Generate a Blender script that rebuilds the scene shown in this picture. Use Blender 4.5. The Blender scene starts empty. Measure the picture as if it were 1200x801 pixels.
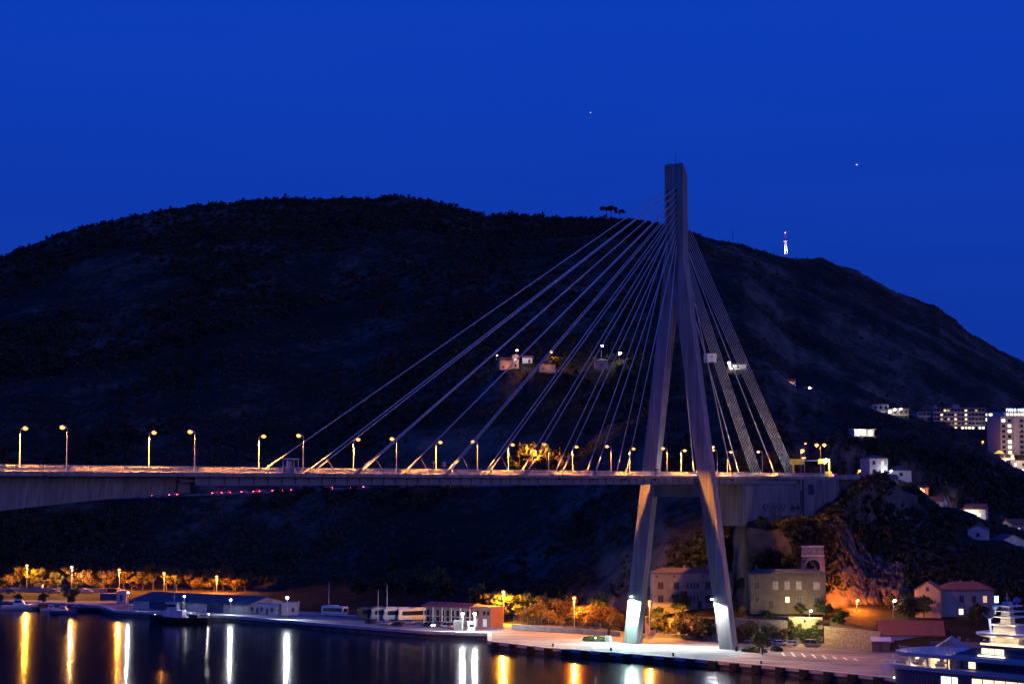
import bpy, math, random
import numpy as np
from mathutils import Vector, Matrix
random.seed(7); rng = np.random.default_rng(7)
S = bpy.context.scene
COL = S.collection
R = math.radians
# ------------------------------------------------------------------ camera, world, exposure
F = 2000.0; CAMZ = 47.0; PITCH = math.atan(164.5 / F)
cd = bpy.data.cameras.new('camera'); cam = bpy.data.objects.new('camera', cd); COL.objects.link(cam)
cd.sensor_width = 36; cd.lens = 60; cd.clip_end = 60000; cd.clip_start = 1
cam.location = (0, 0, CAMZ); cam.rotation_euler = (math.pi / 2 + PITCH, 0, 0)
S.camera = cam
S.view_settings.view_transform = 'Standard'; S.view_settings.look = 'None'
S.view_settings.exposure = 0.0; S.view_settings.gamma = 1.0; S.view_settings.use_curve_mapping = False
S.cycles.use_denoising = True
S.cycles.use_light_tree = True
S.cycles.sample_clamp_indirect = 4.0
S.cycles.max_bounces = 5
S.cycles.caustics_reflective = False; S.cycles.caustics_refractive = False
W = bpy.data.worlds.new('World'); S.world = W; W.use_nodes = True
SKY_STRENGTH = 1.0
def make_world():
    nt = W.node_tree; N = nt.nodes; L = nt.links
    bg = N['Background']
    tc = N.new('ShaderNodeTexCoord'); sx = N.new('ShaderNodeSeparateXYZ')
    L.new(tc.outputs['Generated'], sx.inputs[0])
    rp = N.new('ShaderNodeValToRGB'); e = rp.color_ramp.elements
    mr = N.new('ShaderNodeMapRange'); mr.inputs[1].default_value = -0.05; mr.inputs[2].default_value = 0.6
    L.new(sx.outputs['Z'], mr.inputs[0]); L.new(mr.outputs[0], rp.inputs[0])
    e[0].position = 0.0; e[0].color = (0.004, 0.032, 0.30, 1)
    e[1].position = 1.0; e[1].color = (0.0030, 0.046, 0.52, 1)
    m = e.new(0.25); m.color = (0.0042, 0.036, 0.365, 1)
    m = e.new(0.45); m.color = (0.0033, 0.044, 0.465, 1)
    # faint streaks of high cloud
    mp = N.new('ShaderNodeMapping'); mp.inputs['Scale'].default_value = (1.2, 1.2, 9); mp.inputs['Rotation'].default_value = (0, 0.12, 0)
    nz = N.new('ShaderNodeTexNoise'); nz.inputs['Scale'].default_value = 2.4; nz.inputs['Detail'].default_value = 4
    L.new(tc.outputs['Generated'], mp.inputs[0]); L.new(mp.outputs[0], nz.inputs[0])
    m2 = N.new('ShaderNodeMapRange'); m2.inputs[1].default_value = 0.45; m2.inputs[2].default_value = 0.8
    m2.inputs[3].default_value = 0.0; m2.inputs[4].default_value = 0.35
    L.new(nz.outputs['Fac'], m2.inputs[0])
    mx = N.new('ShaderNodeMix'); mx.data_type = 'RGBA'
    L.new(m2.outputs[0], mx.inputs[0]); L.new(rp.outputs[0], mx.inputs[6]); mx.inputs[7].default_value = (0.008, 0.052, 0.46, 1)
    # twilight brightness from a physical sky with the sun just under the horizon behind the camera
    sk = N.new('ShaderNodeTexSky'); sk.sky_type = 'NISHITA'; sk.sun_disc = False
    sk.sun_elevation = R(-3); sk.sun_rotation = R(200)
    mul = N.new('ShaderNodeVectorMath'); mul.operation = 'SCALE'; mul.inputs['Scale'].default_value = 0.006
    L.new(sk.outputs[0], mul.inputs[0])
    add = N.new('ShaderNodeVectorMath'); add.operation = 'ADD'
    L.new(mx.outputs[2], add.inputs[0]); L.new(mul.outputs[0], add.inputs[1])
    L.new(add.outputs[0], bg.inputs['Color']); bg.inputs['Strength'].default_value = SKY_STRENGTH
make_world()
# added warm fill for the town's glow: a weak, broad sun, front right
sl = bpy.data.lights.new('sun', 'SUN'); sl.energy = 0.18; sl.angle = R(40); sl.color = (1.0, 0.62, 0.55)
so = bpy.data.objects.new('sun', sl); COL.objects.link(so)
so.rotation_euler = Vector((-0.75, 0.62, -0.22)).to_track_quat('-Z', 'Y').to_euler()
# ------------------------------------------------------------------ projection helpers (photo pixel -> world point at a chosen distance / height)
cp, sp = math.cos(PITCH), math.sin(PITCH)
def ray(px, py):
    a = (px - 600) / F; b = (400.5 - py) / F
    return Vector((a, cp - b * sp, sp + b * cp))
def at_z(px, py, z):
    r = ray(px, py); k = (z - CAMZ) / r.z
    return Vector((r.x * k, r.y * k, z))
def at_y(px, py, Y):
    r = ray(px, py); k = Y / r.y
    return Vector((r.x * k, Y, CAMZ + r.z * k))
def zpx(py, Y): return at_y(600, py, Y).z
# ------------------------------------------------------------------ materials
MATS = {}
def mat(name, col, rough=0.7, metal=0.0, var=0.25, scale=1.0, bump=0.0, emit=None, es=0.0, spec=0.5, stretch=None, alpha=None, streak=0.0):
    if name in MATS: return MATS[name]
    m = bpy.data.materials.new(name); m.use_nodes = True
    nt = m.node_tree; N = nt.nodes; L = nt.links; b = N['Principled BSDF']
    b.inputs['Roughness'].default_value = rough; b.inputs['Metallic'].default_value = metal
    b.inputs['Specular IOR Level'].default_value = spec
    tc = N.new('ShaderNodeTexCoord'); nz = N.new('ShaderNodeTexNoise')
    nz.inputs['Scale'].default_value = scale; nz.inputs['Detail'].default_value = 5
    src = tc.outputs['Object']
    if stretch:
        mp = N.new('ShaderNodeMapping'); mp.inputs['Scale'].default_value = stretch
        L.new(src, mp.inputs[0]); src = mp.outputs[0]
    L.new(src, nz.inputs[0])
    rp = N.new('ShaderNodeValToRGB'); e = rp.color_ramp.elements
    e[0].position = 0.3; e[1].position = 0.7
    e[0].color = (*[c * (1 - var) for c in col], 1); e[1].color = (*[min(1, c * (1 + var)) for c in col], 1)
    L.new(nz.outputs['Fac'], rp.inputs[0]); L.new(rp.outputs[0], b.inputs['Base Color'])
    if streak:      # rain streaks and patched pours
        mp2 = N.new('ShaderNodeMapping'); mp2.inputs['Scale'].default_value = (1.6, 1.6, 0.07); L.new(tc.outputs['Object'], mp2.inputs[0])
        n2 = N.new('ShaderNodeTexNoise'); n2.inputs['Scale'].default_value = 1.0; n2.inputs['Detail'].default_value = 6; L.new(mp2.outputs[0], n2.inputs[0])
        r2 = N.new('ShaderNodeMapRange'); r2.inputs[1].default_value = .35; r2.inputs[2].default_value = .65; r2.inputs[3].default_value = 1 - streak; r2.inputs[4].default_value = 1.0
        L.new(n2.outputs['Fac'], r2.inputs[0])
        mx = N.new('ShaderNodeMix'); mx.data_type = 'RGBA'; mx.blend_type = 'MULTIPLY'; mx.inputs[0].default_value = 1
        L.new(rp.outputs[0], mx.inputs[6]); L.new(r2.outputs[0], mx.inputs[7]); L.new(mx.outputs[2], b.inputs['Base Color'])
    if bump:
        bp = N.new('ShaderNodeBump'); bp.inputs['Strength'].default_value = bump; bp.inputs['Distance'].default_value = 0.1
        L.new(nz.outputs['Fac'], bp.inputs['Height']); L.new(bp.outputs[0], b.inputs['Normal'])
    if emit:
        b.inputs['Emission Color'].default_value = (*emit, 1); b.inputs['Emission Strength'].default_value = es
    MATS[name] = m; return m
SOD = (1.0, 0.34, 0.035); ORG = (1.0, 0.26, 0.02); WHT = (0.86, 0.93, 1.0); WARM = (1.0, 0.72, 0.36)
concrete = mat('concrete', (0.39, 0.37, 0.335), 0.85, streak=0.42, var=0.28, scale=0.25, bump=0.25, stretch=(1, 1, 0.25))
concrete_dark = mat('concrete_dark', (0.24, 0.235, 0.22), 0.85, var=0.3, scale=0.4, bump=0.2, stretch=(1, 1, 0.2))
steel_blue = mat('steel_paint', (0.26, 0.27, 0.30), 0.5, var=0.15, scale=0.3)
galv = mat('galvanised', (0.5, 0.5, 0.5), 0.45, 0.4, var=0.1)
pale_rail = mat('rail_paint', (0.55, 0.53, 0.5), 0.5, var=0.12)
cable_m = mat('cable_sheath', (0.58, 0.57, 0.55), 0.45, var=0.06)
asphalt = mat('asphalt', (0.055, 0.055, 0.055), 0.9, var=0.3, scale=0.6, bump=0.2)
paint_w = mat('road_paint', (0.75, 0.75, 0.72), 0.7, var=0.1)
black_m = mat('rubber', (0.015, 0.015, 0.015), 0.8)
fence_m = mat('fence_wire', (0.16, 0.16, 0.16), 0.6, 0.2)
dark_metal = mat('dark_metal', (0.05, 0.05, 0.055), 0.5, 0.3)
white_p = mat('white_paint', (0.75, 0.75, 0.74), 0.4, var=0.06)
plaster = mat('plaster', (0.46, 0.40, 0.34), 0.9, streak=.15, var=0.2, scale=0.35, bump=0.15)
plaster_w = mat('plaster_white', (0.62, 0.6, 0.57), 0.9, streak=.12, var=0.14, scale=0.4, bump=0.1)
plaster_g = mat('plaster_grey', (0.17, 0.145, 0.12), 0.9, var=0.2, scale=0.4, bump=0.15)
tile_r = mat('roof_tiles', (0.26, 0.095, 0.06), 0.85, var=0.35, scale=1.6, bump=0.6, stretch=(3, 1, 1))
tile_d = mat('roof_tiles_weathered', (0.15, 0.1, 0.085), 0.85, var=0.35, scale=1.6, bump=0.6, stretch=(3, 1, 1))
metal_roof = mat('metal_roof', (0.06, 0.08, 0.10), 0.8, 0.0, var=0.2, scale=0.3, stretch=(6, 0.4, 1))
glass_d = mat('window_glass', (0.02, 0.02, 0.025), 0.08, var=0.1)
shutter = mat('shutter_paint', (0.07, 0.075, 0.07), 0.7)
shutter_l = mat('pale_shutter', (0.5, 0.48, 0.46), 0.7)
stone = mat('stone_wall', (0.33, 0.3, 0.26), 0.9, var=0.4, scale=1.2, bump=0.5)
bark = mat('bark', (0.07, 0.055, 0.04), 0.9, var=0.4, scale=3, bump=0.5)
leaf_a = mat('leaves_olive', (0.085, 0.09, 0.03), 0.7, var=0.5, scale=0.9)
leaf_b = mat('leaves_green', (0.045, 0.08, 0.022), 0.7, var=0.5, scale=0.9)
leaf_c = mat('leaves_dry', (0.12, 0.085, 0.028), 0.75, var=0.5, scale=0.9)
leaf_d = mat('leaves_pine', (0.03, 0.032, 0.011), 0.8, var=0.5, scale=0.6)
def emat(name, col, s): return mat(name, (0.8, 0.8, 0.8), 0.4, emit=col, es=s)
lit_win = emat('lit_window', (1.0, 0.75, 0.38), 2.2)
lit_white = emat('lit_window_white', (1.0, 0.9, 0.72), 3.0)
lit_dim = emat('lit_window_dim', (1.0, 0.6, 0.25), 0.8)
bulb_sod = emat('bulb_sodium', (1.0, 0.36, 0.04), 2.6)
bulb_org = emat('bulb_orange', (1.0, 0.29, 0.025), 3.0)
bulb_wht = emat('bulb_white', WHT, 30)
bulb_warm = emat('bulb_warm', WARM, 5)
head_w = emat('headlight_on', (0.9, 0.93, 1.0), 40)
tail_on = emat('tail_light_on', (1.0, 0.03, 0.05), 140)
tail_off = mat('tail_light_off', (0.3, 0.01, 0.01), 0.3)
# ------------------------------------------------------------------ mesh builder
class MB:
    def __init__(s): s.v = []; s.f = []
    def add(s, vs, fs):
        n = len(s.v); s.v += [tuple(v) for v in vs]; s.f += [tuple(i + n for i in f) for f in fs]; return s
    def box(s, x0, x1, y0, y1, z0, z1):
        return s.add([(x0,y0,z0),(x1,y0,z0),(x1,y1,z0),(x0,y1,z0),(x0,y0,z1),(x1,y0,z1),(x1,y1,z1),(x0,y1,z1)],
                     [(0,3,2,1),(4,5,6,7),(0,1,5,4),(1,2,6,5),(2,3,7,6),(3,0,4,7)])
    def cbox(s, c, sx, sy, sz): return s.box(c[0]-sx/2, c[0]+sx/2, c[1]-sy/2, c[1]+sy/2, c[2]-sz/2, c[2]+sz/2)
    def loft(s, rings, cap=True):
        n = len(rings[0]); base = len(s.v)
        for r in rings: s.v += [tuple(p) for p in r]
        for i in range(len(rings) - 1):
            for j in range(n):
                a = base + i*n + j; b = base + i*n + (j+1) % n
                s.f.append((a, b, b + n, a + n))
        if cap:
            s.f.append(tuple(base + j for j in reversed(range(n))))
            s.f.append(tuple(base + (len(rings)-1)*n + j for j in range(n)))
        return s
    def tube(s, p0, p1, r0, r1=None, n=8):
        p0 = Vector(p0); p1 = Vector(p1); r1 = r0 if r1 is None else r1
        d = (p1 - p0).normalized(); a = d.orthogonal().normalized(); b = d.cross(a)
        ring = lambda p, r: [p + (a*math.cos(2*math.pi*k/n) + b*math.sin(2*math.pi*k/n))*r for k in range(n)]
        return s.loft([ring(p0, r0), ring(p1, r1)])
    def path(s, pts, r, n=8):
        for a, b in zip(pts[:-1], pts[1:]): s.tube(a, b, r, r, n)
        return s
    def beam(s, p0, p1, w, h, up=(0, 0, 1)):
        p0 = Vector(p0); p1 = Vector(p1); d = (p1-p0).normalized(); u = Vector(up)
        a = d.cross(u)
        if a.length < 1e-4: a = d.orthogonal()
        a.normalize(); b = a.cross(d)
        ring = lambda p: [p + a*w/2 + b*h/2, p - a*w/2 + b*h/2, p - a*w/2 - b*h/2, p + a*w/2 - b*h/2]
        return s.loft([ring(p0), ring(p1)])
    def sphere(s, c, r, nu=10, nv=6, sc=(1, 1, 1)):
        rings = []
        for i in range(1, nv):
            t = math.pi*i/nv
            rings.append([(c[0]+r*sc[0]*math.sin(t)*math.cos(2*math.pi*k/nu), c[1]+r*sc[1]*math.sin(t)*math.sin(2*math.pi*k/nu), c[2]-r*sc[2]*math.cos(t)) for k in range(nu)])
        s.loft(rings, False); b = len(s.v) - nu*(nv-1)
        s.v += [(c[0], c[1], c[2]-r*sc[2]), (c[0], c[1], c[2]+r*sc[2])]; t0 = len(s.v) - 2
        for k in range(nu):
            s.f.append((t0, b+(k+1) % nu, b+k)); s.f.append((t0+1, b+nu*(nv-2)+k, b+nu*(nv-2)+(k+1) % nu))
        return s
    def prism(s, pts, z0, z1):
        n = len(pts)
        return s.loft([[(x, y, z0) for x, y in pts], [(x, y, z1) for x, y in pts]])
    def extr(s, pts, y0, y1):   # outline in x-z extruded along y
        return s.loft([[(x, y1, z) for x, z in pts], [(x, y0, z) for x, z in pts]])
    def extx(s, pts, x0, x1):   # outline in y-z extruded along x
        return s.loft([[(x0, y, z) for y, z in pts], [(x1, y, z) for y, z in pts]])
    def build(s, name, m, parent=None, smooth=False, kind=None):
        me = bpy.data.meshes.new(name); me.from_pydata(s.v, [], s.f); me.materials.append(m); me.update()
        if smooth: me.polygons.foreach_set('use_smooth', [True]*len(me.polygons))
        o = bpy.data.objects.new(name, me); COL.objects.link(o)
        if parent is not None: o.parent = parent
        if kind: o['kind'] = kind
        return o
def np_mesh(name, V, Fa, m, parent=None, kind=None):
    me = bpy.data.meshes.new(name); k = Fa.shape[1]
    me.vertices.add(len(V)); me.vertices.foreach_set('co', V.astype(np.float32).ravel())
    me.loops.add(Fa.size); me.loops.foreach_set('vertex_index', Fa.astype(np.int32).ravel())
    me.polygons.add(len(Fa)); me.polygons.foreach_set('loop_start', np.arange(0, Fa.size, k, dtype=np.int32))
    me.update(calc_edges=True); me.validate(); me.materials.append(m)
    o = bpy.data.objects.new(name, me); COL.objects.link(o)
    if parent is not None: o.parent = parent
    if kind: o['kind'] = kind
    return o
def tag(o, label, cat, group=None):
    o['label'] = label; o['category'] = cat
    if group: o['group'] = group
    return o
def thing(name, label, cat, loc=(0, 0, 0), rz=0.0, group=None, sc=1.0):
    o = bpy.data.objects.new(name, None); COL.objects.link(o); o.empty_display_size = 0.1
    o.location = loc; o.rotation_euler = (0, 0, rz); o.scale = (sc, sc, sc) if not isinstance(sc, tuple) else sc
    return tag(o, label, cat, group)
def copy_tree(o, parent=None):
    c = o.copy(); COL.objects.link(c)
    if parent is not None: c.parent = parent
    for ch in list(o.children): copy_tree(ch, c)
    return c
def dup(o, label, loc, rz, sc=1.0, group=None):
    c = copy_tree(o); c['label'] = label; c.location = loc; c.rotation_euler = (0, 0, rz)
    c.scale = (sc, sc, sc) if not isinstance(sc, tuple) else sc
    if group: c['group'] = group
    return c
def light(parent, loc, col, power, rad=0.2, spot=None, aim=(0, 0, -1), blend=0.3):
    l = bpy.data.lights.new('lamp_light', 'SPOT' if spot else 'POINT'); l.color = col; l.energy = power; l.shadow_soft_size = rad
    if spot: l.spot_size = R(spot); l.spot_blend = blend
    o = bpy.data.objects.new('lamp_light', l); COL.objects.link(o); o.parent = parent; o.location = loc
    if spot: o.rotation_euler = Vector(aim).to_track_quat('-Z', 'Y').to_euler()
    return o
ORD = ['first', 'second', 'third', 'fourth', 'fifth', 'sixth', 'seventh', 'eighth', 'ninth', 'tenth', 'eleventh', 'twelfth', 'thirteenth', 'fourteenth', 'fifteenth', 'sixteenth', 'seventeenth', 'eighteenth', 'nineteenth', 'twentieth']
# ------------------------------------------------------------------ noise
_P = rng.random((512, 512))
def vnoise(x, y):
    xi = np.floor(x).astype(int); yi = np.floor(y).astype(int); fx = x - xi; fy = y - yi
    fx = fx*fx*(3-2*fx); fy = fy*fy*(3-2*fy)
    g = lambda a, b: _P[a % 512, b % 512]
    return (g(xi, yi)*(1-fx) + g(xi+1, yi)*fx)*(1-fy) + (g(xi, yi+1)*(1-fx) + g(xi+1, yi+1)*fx)*fy
def fbm(x, y, o=5):
    s = 0; a = 0.5
    for i in range(o): s = s + a*vnoise(x*2**i + 17.3*i, y*2**i + 9.1*i); a *= 0.5
    return s
# ------------------------------------------------------------------ bridge frame
T = math.atan(1309 * cp / F)
dv = Vector((math.sin(T), math.cos(T), 0)); nv_ = Vector((math.cos(T), -math.sin(T), 0))   # along the bridge (away), towards the near side
PN = at_z(855, 760, 2.0); PF = at_z(740, 753.3, 2.0); PC = (PN + PF) / 2; PC.z = 0
HALF = 15.0
def br(x, y, z): return PC + dv*x - nv_*y + Vector((0, 0, z))     # local bridge coords -> world
BRZ = math.pi/2 - T
DECK = 48.6
def x_for_px(px, y):   # local x along the bridge where the line at offset y crosses a pixel column
    r = (px - 600) / F
    p = br(0, y, DECK); k = r * (cp)      # X/Y ratio ~ (px-600)/F/ (Y component of ray ~1)
    ry = cp - 0; r2 = ((px-600)/F) / (cp - ((400.5-550)/F)*sp)
    return (r2*p.y - p.x) / (dv.x - r2*dv.y)
# ------------------------------------------------------------------ terrain
KN = {  # photo column: nine (distance, height) knots from the shore over the slope to the ridge and behind it; 'y' = seen at that pixel row
 -400: [(660,1),(690,2.5),(740,4),(790,'y640'),(840,'y585'),(1000,'y520'),(1250,'y450'),(1500,'y410'),(1800,'y430')],
 0: [(645,1),(680,2.5),(735,4),(780,'y640'),(832,'y582'),(950,'y510'),(1200,'y400'),(1500,'y301'),(1800,'y330')],
 100: [(630,1),(672,2.5),(732,4),(776,'y642'),(828,'y581'),(950,'y500'),(1200,'y380'),(1490,'y266'),(1800,'y300')],
 200: [(618,1),(662,2.5),(728,4),(770,'y645'),(822,'y580'),(950,'y490'),(1200,'y365'),(1480,'y246'),(1800,'y280')],
 300: [(595,1),(630,2.4),(705,3.5),(752,'y642'),(815,'y576'),(950,'y480'),(1200,'y355'),(1480,'y233'),(1800,'y270')],
 400: [(570,1),(600,2.3),(680,3),(730,'y640'),(805,'y573'),(950,'y470'),(1200,'y345'),(1480,'y231'),(1800,'y265')],
 500: [(552,1),(575,2.3),(645,3.2),(695,'y645'),(788,'y570'),(940,'y460'),(1170,'y342'),(1470,'y236'),(1800,'y268')],
 570: [(540,1),(560,2.3),(620,3.5),(670,'y650'),(775,'y568'),(930,'y450'),(1150,'y340'),(1460,'y254'),(1800,'y280')],
 630: [(532,1),(552,2.3),(600,3.7),(645,'y650'),(745,'y565'),(915,'y444'),(1150,'y335'),(1460,'y251'),(1800,'y277')],
 700: [(525,1),(545,2.3),(575,4),(615,'y650'),(710,'y562'),(900,'y438'),(1150,'y330'),(1460,'y254'),(1800,'y275')],
 780: [(511.4,1),(513.5,7.5),(524,10),(548,'y640'),(640,'y552'),(900,'y436'),(1150,'y330'),(1460,'y266'),(1800,'y285')],
 870: [(490.3,1),(490.9,9),(495,10.5),(497.5,35.5),(550,44),(850,'y450'),(1150,'y340'),(1500,'y287'),(1800,'y310')],
 856: [(492,1),(493.5,8.5),(521,10.5),(529,'y635'),(575,44),(860,'y450'),(1150,'y338'),(1490,'y284'),(1800,'y305')],
 930: [(486.2,1),(487,9.5),(494.8,10.5),(498,35.5),(535,46.5),(620,52),(1050,'y420'),(1550,'y301'),(1850,'y320')],
 960: [(485.5,1),(486.5,8.5),(494.5,10.5),(502,34),(540,47.5),(640,54),(1060,'y425'),(1580,'y306'),(1860,'y325')],
 1010: [(471.5,1),(473.5,6.5),(505,12),(540,'y625'),(585,'y572'),(720,'y510'),(1100,'y440'),(1650,'y322'),(1900,'y340')],
 1060: [(452,1),(472,7),(500,11),(550,'y630'),(620,'y562'),(740,'y506'),(1050,'y480'),(1680,'y344'),(1900,'y360')],
 1100: [(440,1),(465,6),(500,9.5),(560,'y640'),(660,'y572'),(760,'y514'),(1020,'y503'),(1700,'y363'),(1950,'y380')],
 1150: [(430,1),(458,5.5),(500,9.5),(560,'y650'),(670,'y590'),(770,'y532'),(1020,'y515'),(1730,'y398'),(1950,'y410')],
 1200: [(420,1),(450,5),(500,9.5),(560,'y660'),(680,'y605'),(780,'y562'),(1020,'y532'),(1750,'y424'),(2000,'y440')],
 1600: [(390,1),(430,5),(500,9),(560,'y660'),(700,'y610'),(800,'y580'),(1050,'y560'),(1750,'y515'),(2000,'y520')],
}
kx = sorted(KN)
KD = np.array([[k[0] for k in KN[x]] for x in kx], float)
KZ = np.array([[(zpx(float(k[1][1:]), k[0]) if isinstance(k[1], str) else k[1]) for k in KN[x]] for x in kx], float)
cols = np.arange(-400, 1601, 4.0)
CD = np.stack([np.interp(cols, kx, KD[:, i]) for i in range(9)], 1)
CZ = np.stack([np.interp(cols, kx, KZ[:, i]) for i in range(9)], 1)
seg = [5, 10, 18, 26, 26, 36, 44, 10]
us = np.concatenate([[i + j/seg[i] for j in range(seg[i])] for i in range(8)] + [[8.0]])
def prof(M, u):
    i = np.clip(np.floor(u).astype(int), 0, 7); f = u - i
    return M[:, i]*(1-f) + M[:, i+1]*f
TD = prof(CD, us); TZ = prof(CZ, us)                  # (columns, rows)
ratio = ((cols - 600) / F)[:, None] / cp
TX = TD * ratio; TY = TD.copy()
amp = np.interp(us, [0, 2, 2.6, 4, 5, 7, 8], [0, 0.3, 4, 6, 12, 10, 10])[None, :]
TZ = TZ + amp*(fbm(TX/60, TY/60) - 0.48)*1.6 + np.minimum(amp, 5)*0.7*(fbm(TX/9+50, TY/9) - 0.48)
TX = TX + np.minimum(amp, 5)*0.5*(fbm(TX/11+80, TZ/7) - 0.48)
TY = TY + np.minimum(amp, 5)*1.3*(fbm(TX/9+10, TZ/8+30) - 0.48)
def seg_dist(X, Y, pts):
    best = np.full(X.shape, 1e9); bz = np.zeros(X.shape)
    for a, b in zip(pts[:-1], pts[1:]):
        ab = (b - a); l2 = ab.x**2 + ab.y**2
        t = np.clip(((X-a.x)*ab.x + (Y-a.y)*ab.y)/l2, 0, 1)
        d = np.hypot(X-a.x-t*ab.x, Y-a.y-t*ab.y); z = a.z + t*ab.z
        m = d < best; best = np.where(m, d, best); bz = np.where(m, z, bz)
    return best, bz
def smooth_line(pts, n=8):
    out = []
    for i in range(len(pts)-1):
        p0 = pts[max(i-1, 0)]; p1 = pts[i]; p2 = pts[i+1]; p3 = pts[min(i+2, len(pts)-1)]
        for k in range(n):
            t = k/n
            out.append(0.5*((2*p1) + (p2-p0)*t + (2*p0-5*p1+4*p2-p3)*t*t + (3*p1-p0-3*p2+p3)*t**3))
    return out + [pts[-1]]
UPPER = smooth_line([at_y(-80, 588, 842), at_y(60, 585, 832), at_y(170, 582.5, 828), at_y(300, 577.5, 818), at_y(440, 572, 802), at_y(540, 570, 790), at_y(640, 568, 745), at_y(740, 565, 690)])
APPR = smooth_line([br(97.5, 0, DECK), br(108, 0, DECK), br(130, 0, DECK), br(150, 6, DECK+.2), br(172, 24, DECK+.6)])
def flatten(pts, w, blend, dz=0.25):
    global TZ
    d, z = seg_dist(TX, TY, pts)
    k = np.clip((d - w)/blend, 0, 1); k = k*k*(3-2*k)
    TZ = (z - dz)*(1-k) + TZ*k
flatten(UPPER, 6, 9); flatten(APPR, 9, 8)
# pads where buildings stand: filled in by pad()
PADS = []
def tz_at(x, y):
    """terrain height under a world point"""
    px = 600 + x/y*F*cp
    c = np.clip((px + 400)/4, 0, len(cols)-1.001); i = int(c); f = c - i
    h = lambda j: np.interp(y, TY[j], TZ[j]) if np.all(np.diff(TY[j]) > 0) else np.interp(y, np.sort(TY[j]), TZ[j][np.argsort(TY[j])])
    return float(h(i)*(1-f) + h(i+1)*f)
def pad(p, r, z=None, blend=6):
    global TZ
    z = p[2] if z is None else z
    d = np.hypot(TX - p[0], TY - p[1]); k = np.clip((d - r)/blend, 0, 1); k = k*k*(3-2*k)
    TZ = (z - 0.1)*(1-k) + TZ*k
def terrain_material():
    m = bpy.data.materials.new('hill_ground'); m.use_nodes = True; nt = m.node_tree; N = nt.nodes; L = nt.links; b = N['Principled BSDF']
    b.inputs['Roughness'].default_value = 0.95; b.inputs['Specular IOR Level'].default_value = 0.1
    tc = N.new('ShaderNodeTexCoord')
    n1 = N.new('ShaderNodeTexNoise'); n1.inputs['Scale'].default_value = 0.012; n1.inputs['Detail'].default_value = 9; n1.inputs['Roughness'].default_value = 0.68
    n2 = N.new('ShaderNodeTexNoise'); n2.inputs['Scale'].default_value = 0.22; n2.inputs['Detail'].default_value = 7; n2.inputs['Roughness'].default_value = 0.65
    L.new(tc.outputs['Object'], n1.inputs[0]); L.new(tc.outputs['Object'], n2.inputs[0])
    ge = N.new('ShaderNodeNewGeometry'); sp_ = N.new('ShaderNodeSeparateXYZ'); L.new(ge.outputs['Normal'], sp_.inputs[0])
    a = N.new('ShaderNodeMath'); a.operation = 'ADD'; L.new(n1.outputs['Fac'], a.inputs[0])
    s2 = N.new('ShaderNodeMath'); s2.operation = 'MULTIPLY'; s2.inputs[1].default_value = 0.45; L.new(n2.outputs['Fac'], s2.inputs[0]); L.new(s2.outputs[0], a.inputs[1])
    st = N.new('ShaderNodeMapRange'); st.inputs[1].default_value = 0.55; st.inputs[2].default_value = 0.95; st.inputs[3].default_value = 0.22; st.inputs[4].default_value = 0.0
    L.new(sp_.outputs['Z'], st.inputs[0])
    a2 = N.new('ShaderNodeMath'); a2.operation = 'ADD'; L.new(a.outputs[0], a2.inputs[0]); L.new(st.outputs[0], a2.inputs[1])
    rp = N.new('ShaderNodeValToRGB'); e = rp.color_ramp.elements
    e[0].position = 0.62; e[0].color = (0.017, 0.015, 0.006, 1); e[1].position = 0.98; e[1].color = (0.17, 0.135, 0.095, 1)
    k = e.new(0.76); k.color = (0.036, 0.029, 0.015, 1)
    L.new(a2.outputs[0], rp.inputs[0]); L.new(rp.outputs[0], b.inputs['Base Color'])
    bp = N.new('ShaderNodeBump'); bp.inputs['Strength'].default_value = 0.7; bp.inputs['Distance'].default_value = 1.0
    L.new(n2.outputs['Fac'], bp.inputs['Height']); L.new(bp.outputs[0], b.inputs['Normal'])
    return m
HILL_M = terrain_material()
exec_after = []
# ================================================================== SETTING
# building sites: (pixel x centre, pixel row of the base, distance) -> ground point, flattened into the slope
SITES = {}
def site(key, px, py, Y, r, blend=5):
    p = at_y(px, py, Y); SITES[key] = p; pad(p, r, None, blend); return p
SITES['long_house'] = at_y(812, 713, 515); SITES['east_house'] = at_y(924, 713, 489.6)
site('cream_house', 1123, 722, 497, 14, 5)
site('two_storey', 1027, 557, 640, 9); site('grey_roof', 1055, 561, 645, 7); site('orange_hut', 1081, 581, 650, 5)
site('white_end', 1096, 597, 640, 8); site('gable_low', 1127, 613, 640, 8); site('bright_house', 1147, 609, 655, 8)
site('gable_right', 1185, 646, 610, 9); site('roof_right', 1196, 625, 650, 7)
site('terrace', 1012, 511, 700, 7); site('apart_a', 1032, 495, 850, 9); site('apart_b', 1052, 493, 850, 9)
site('hotel', 1124, 504, 1010, 36, 25); site('hotel_wing', 1081, 494, 1010, 12, 10); site('annex', 1155, 494, 1060, 14, 10)
site('tower', 1192, 533, 905, 24, 15); site('town_a', 1181, 548, 880, 8); site('town_b', 1195, 558, 870, 10)
site('mid_a', 592, 434, 900, 7); site('mid_b', 604, 432, 905, 5); site('mid_c', 618, 426, 930, 7); site('mid_d', 642, 437, 895, 8)
site('mid_e', 705, 433, 900, 7); site('white_villa', 833, 425, 900, 7); site('blue_villa', 905, 447, 900, 8); site('lit_villa', 927, 456, 890, 6); site('pale_hut', 948, 461, 885, 4); site('low_villa', 865, 434, 905, 8)
site('town_c', 1164, 552, 850, 6); site('town_d', 1176, 562, 830, 6); site('town_e', 1193, 574, 820, 7); site('spur_a', 1041, 572, 630, 6); site('spur_b', 1063, 592, 615, 6); site('spur_c', 1150, 632, 600, 7)
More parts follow.
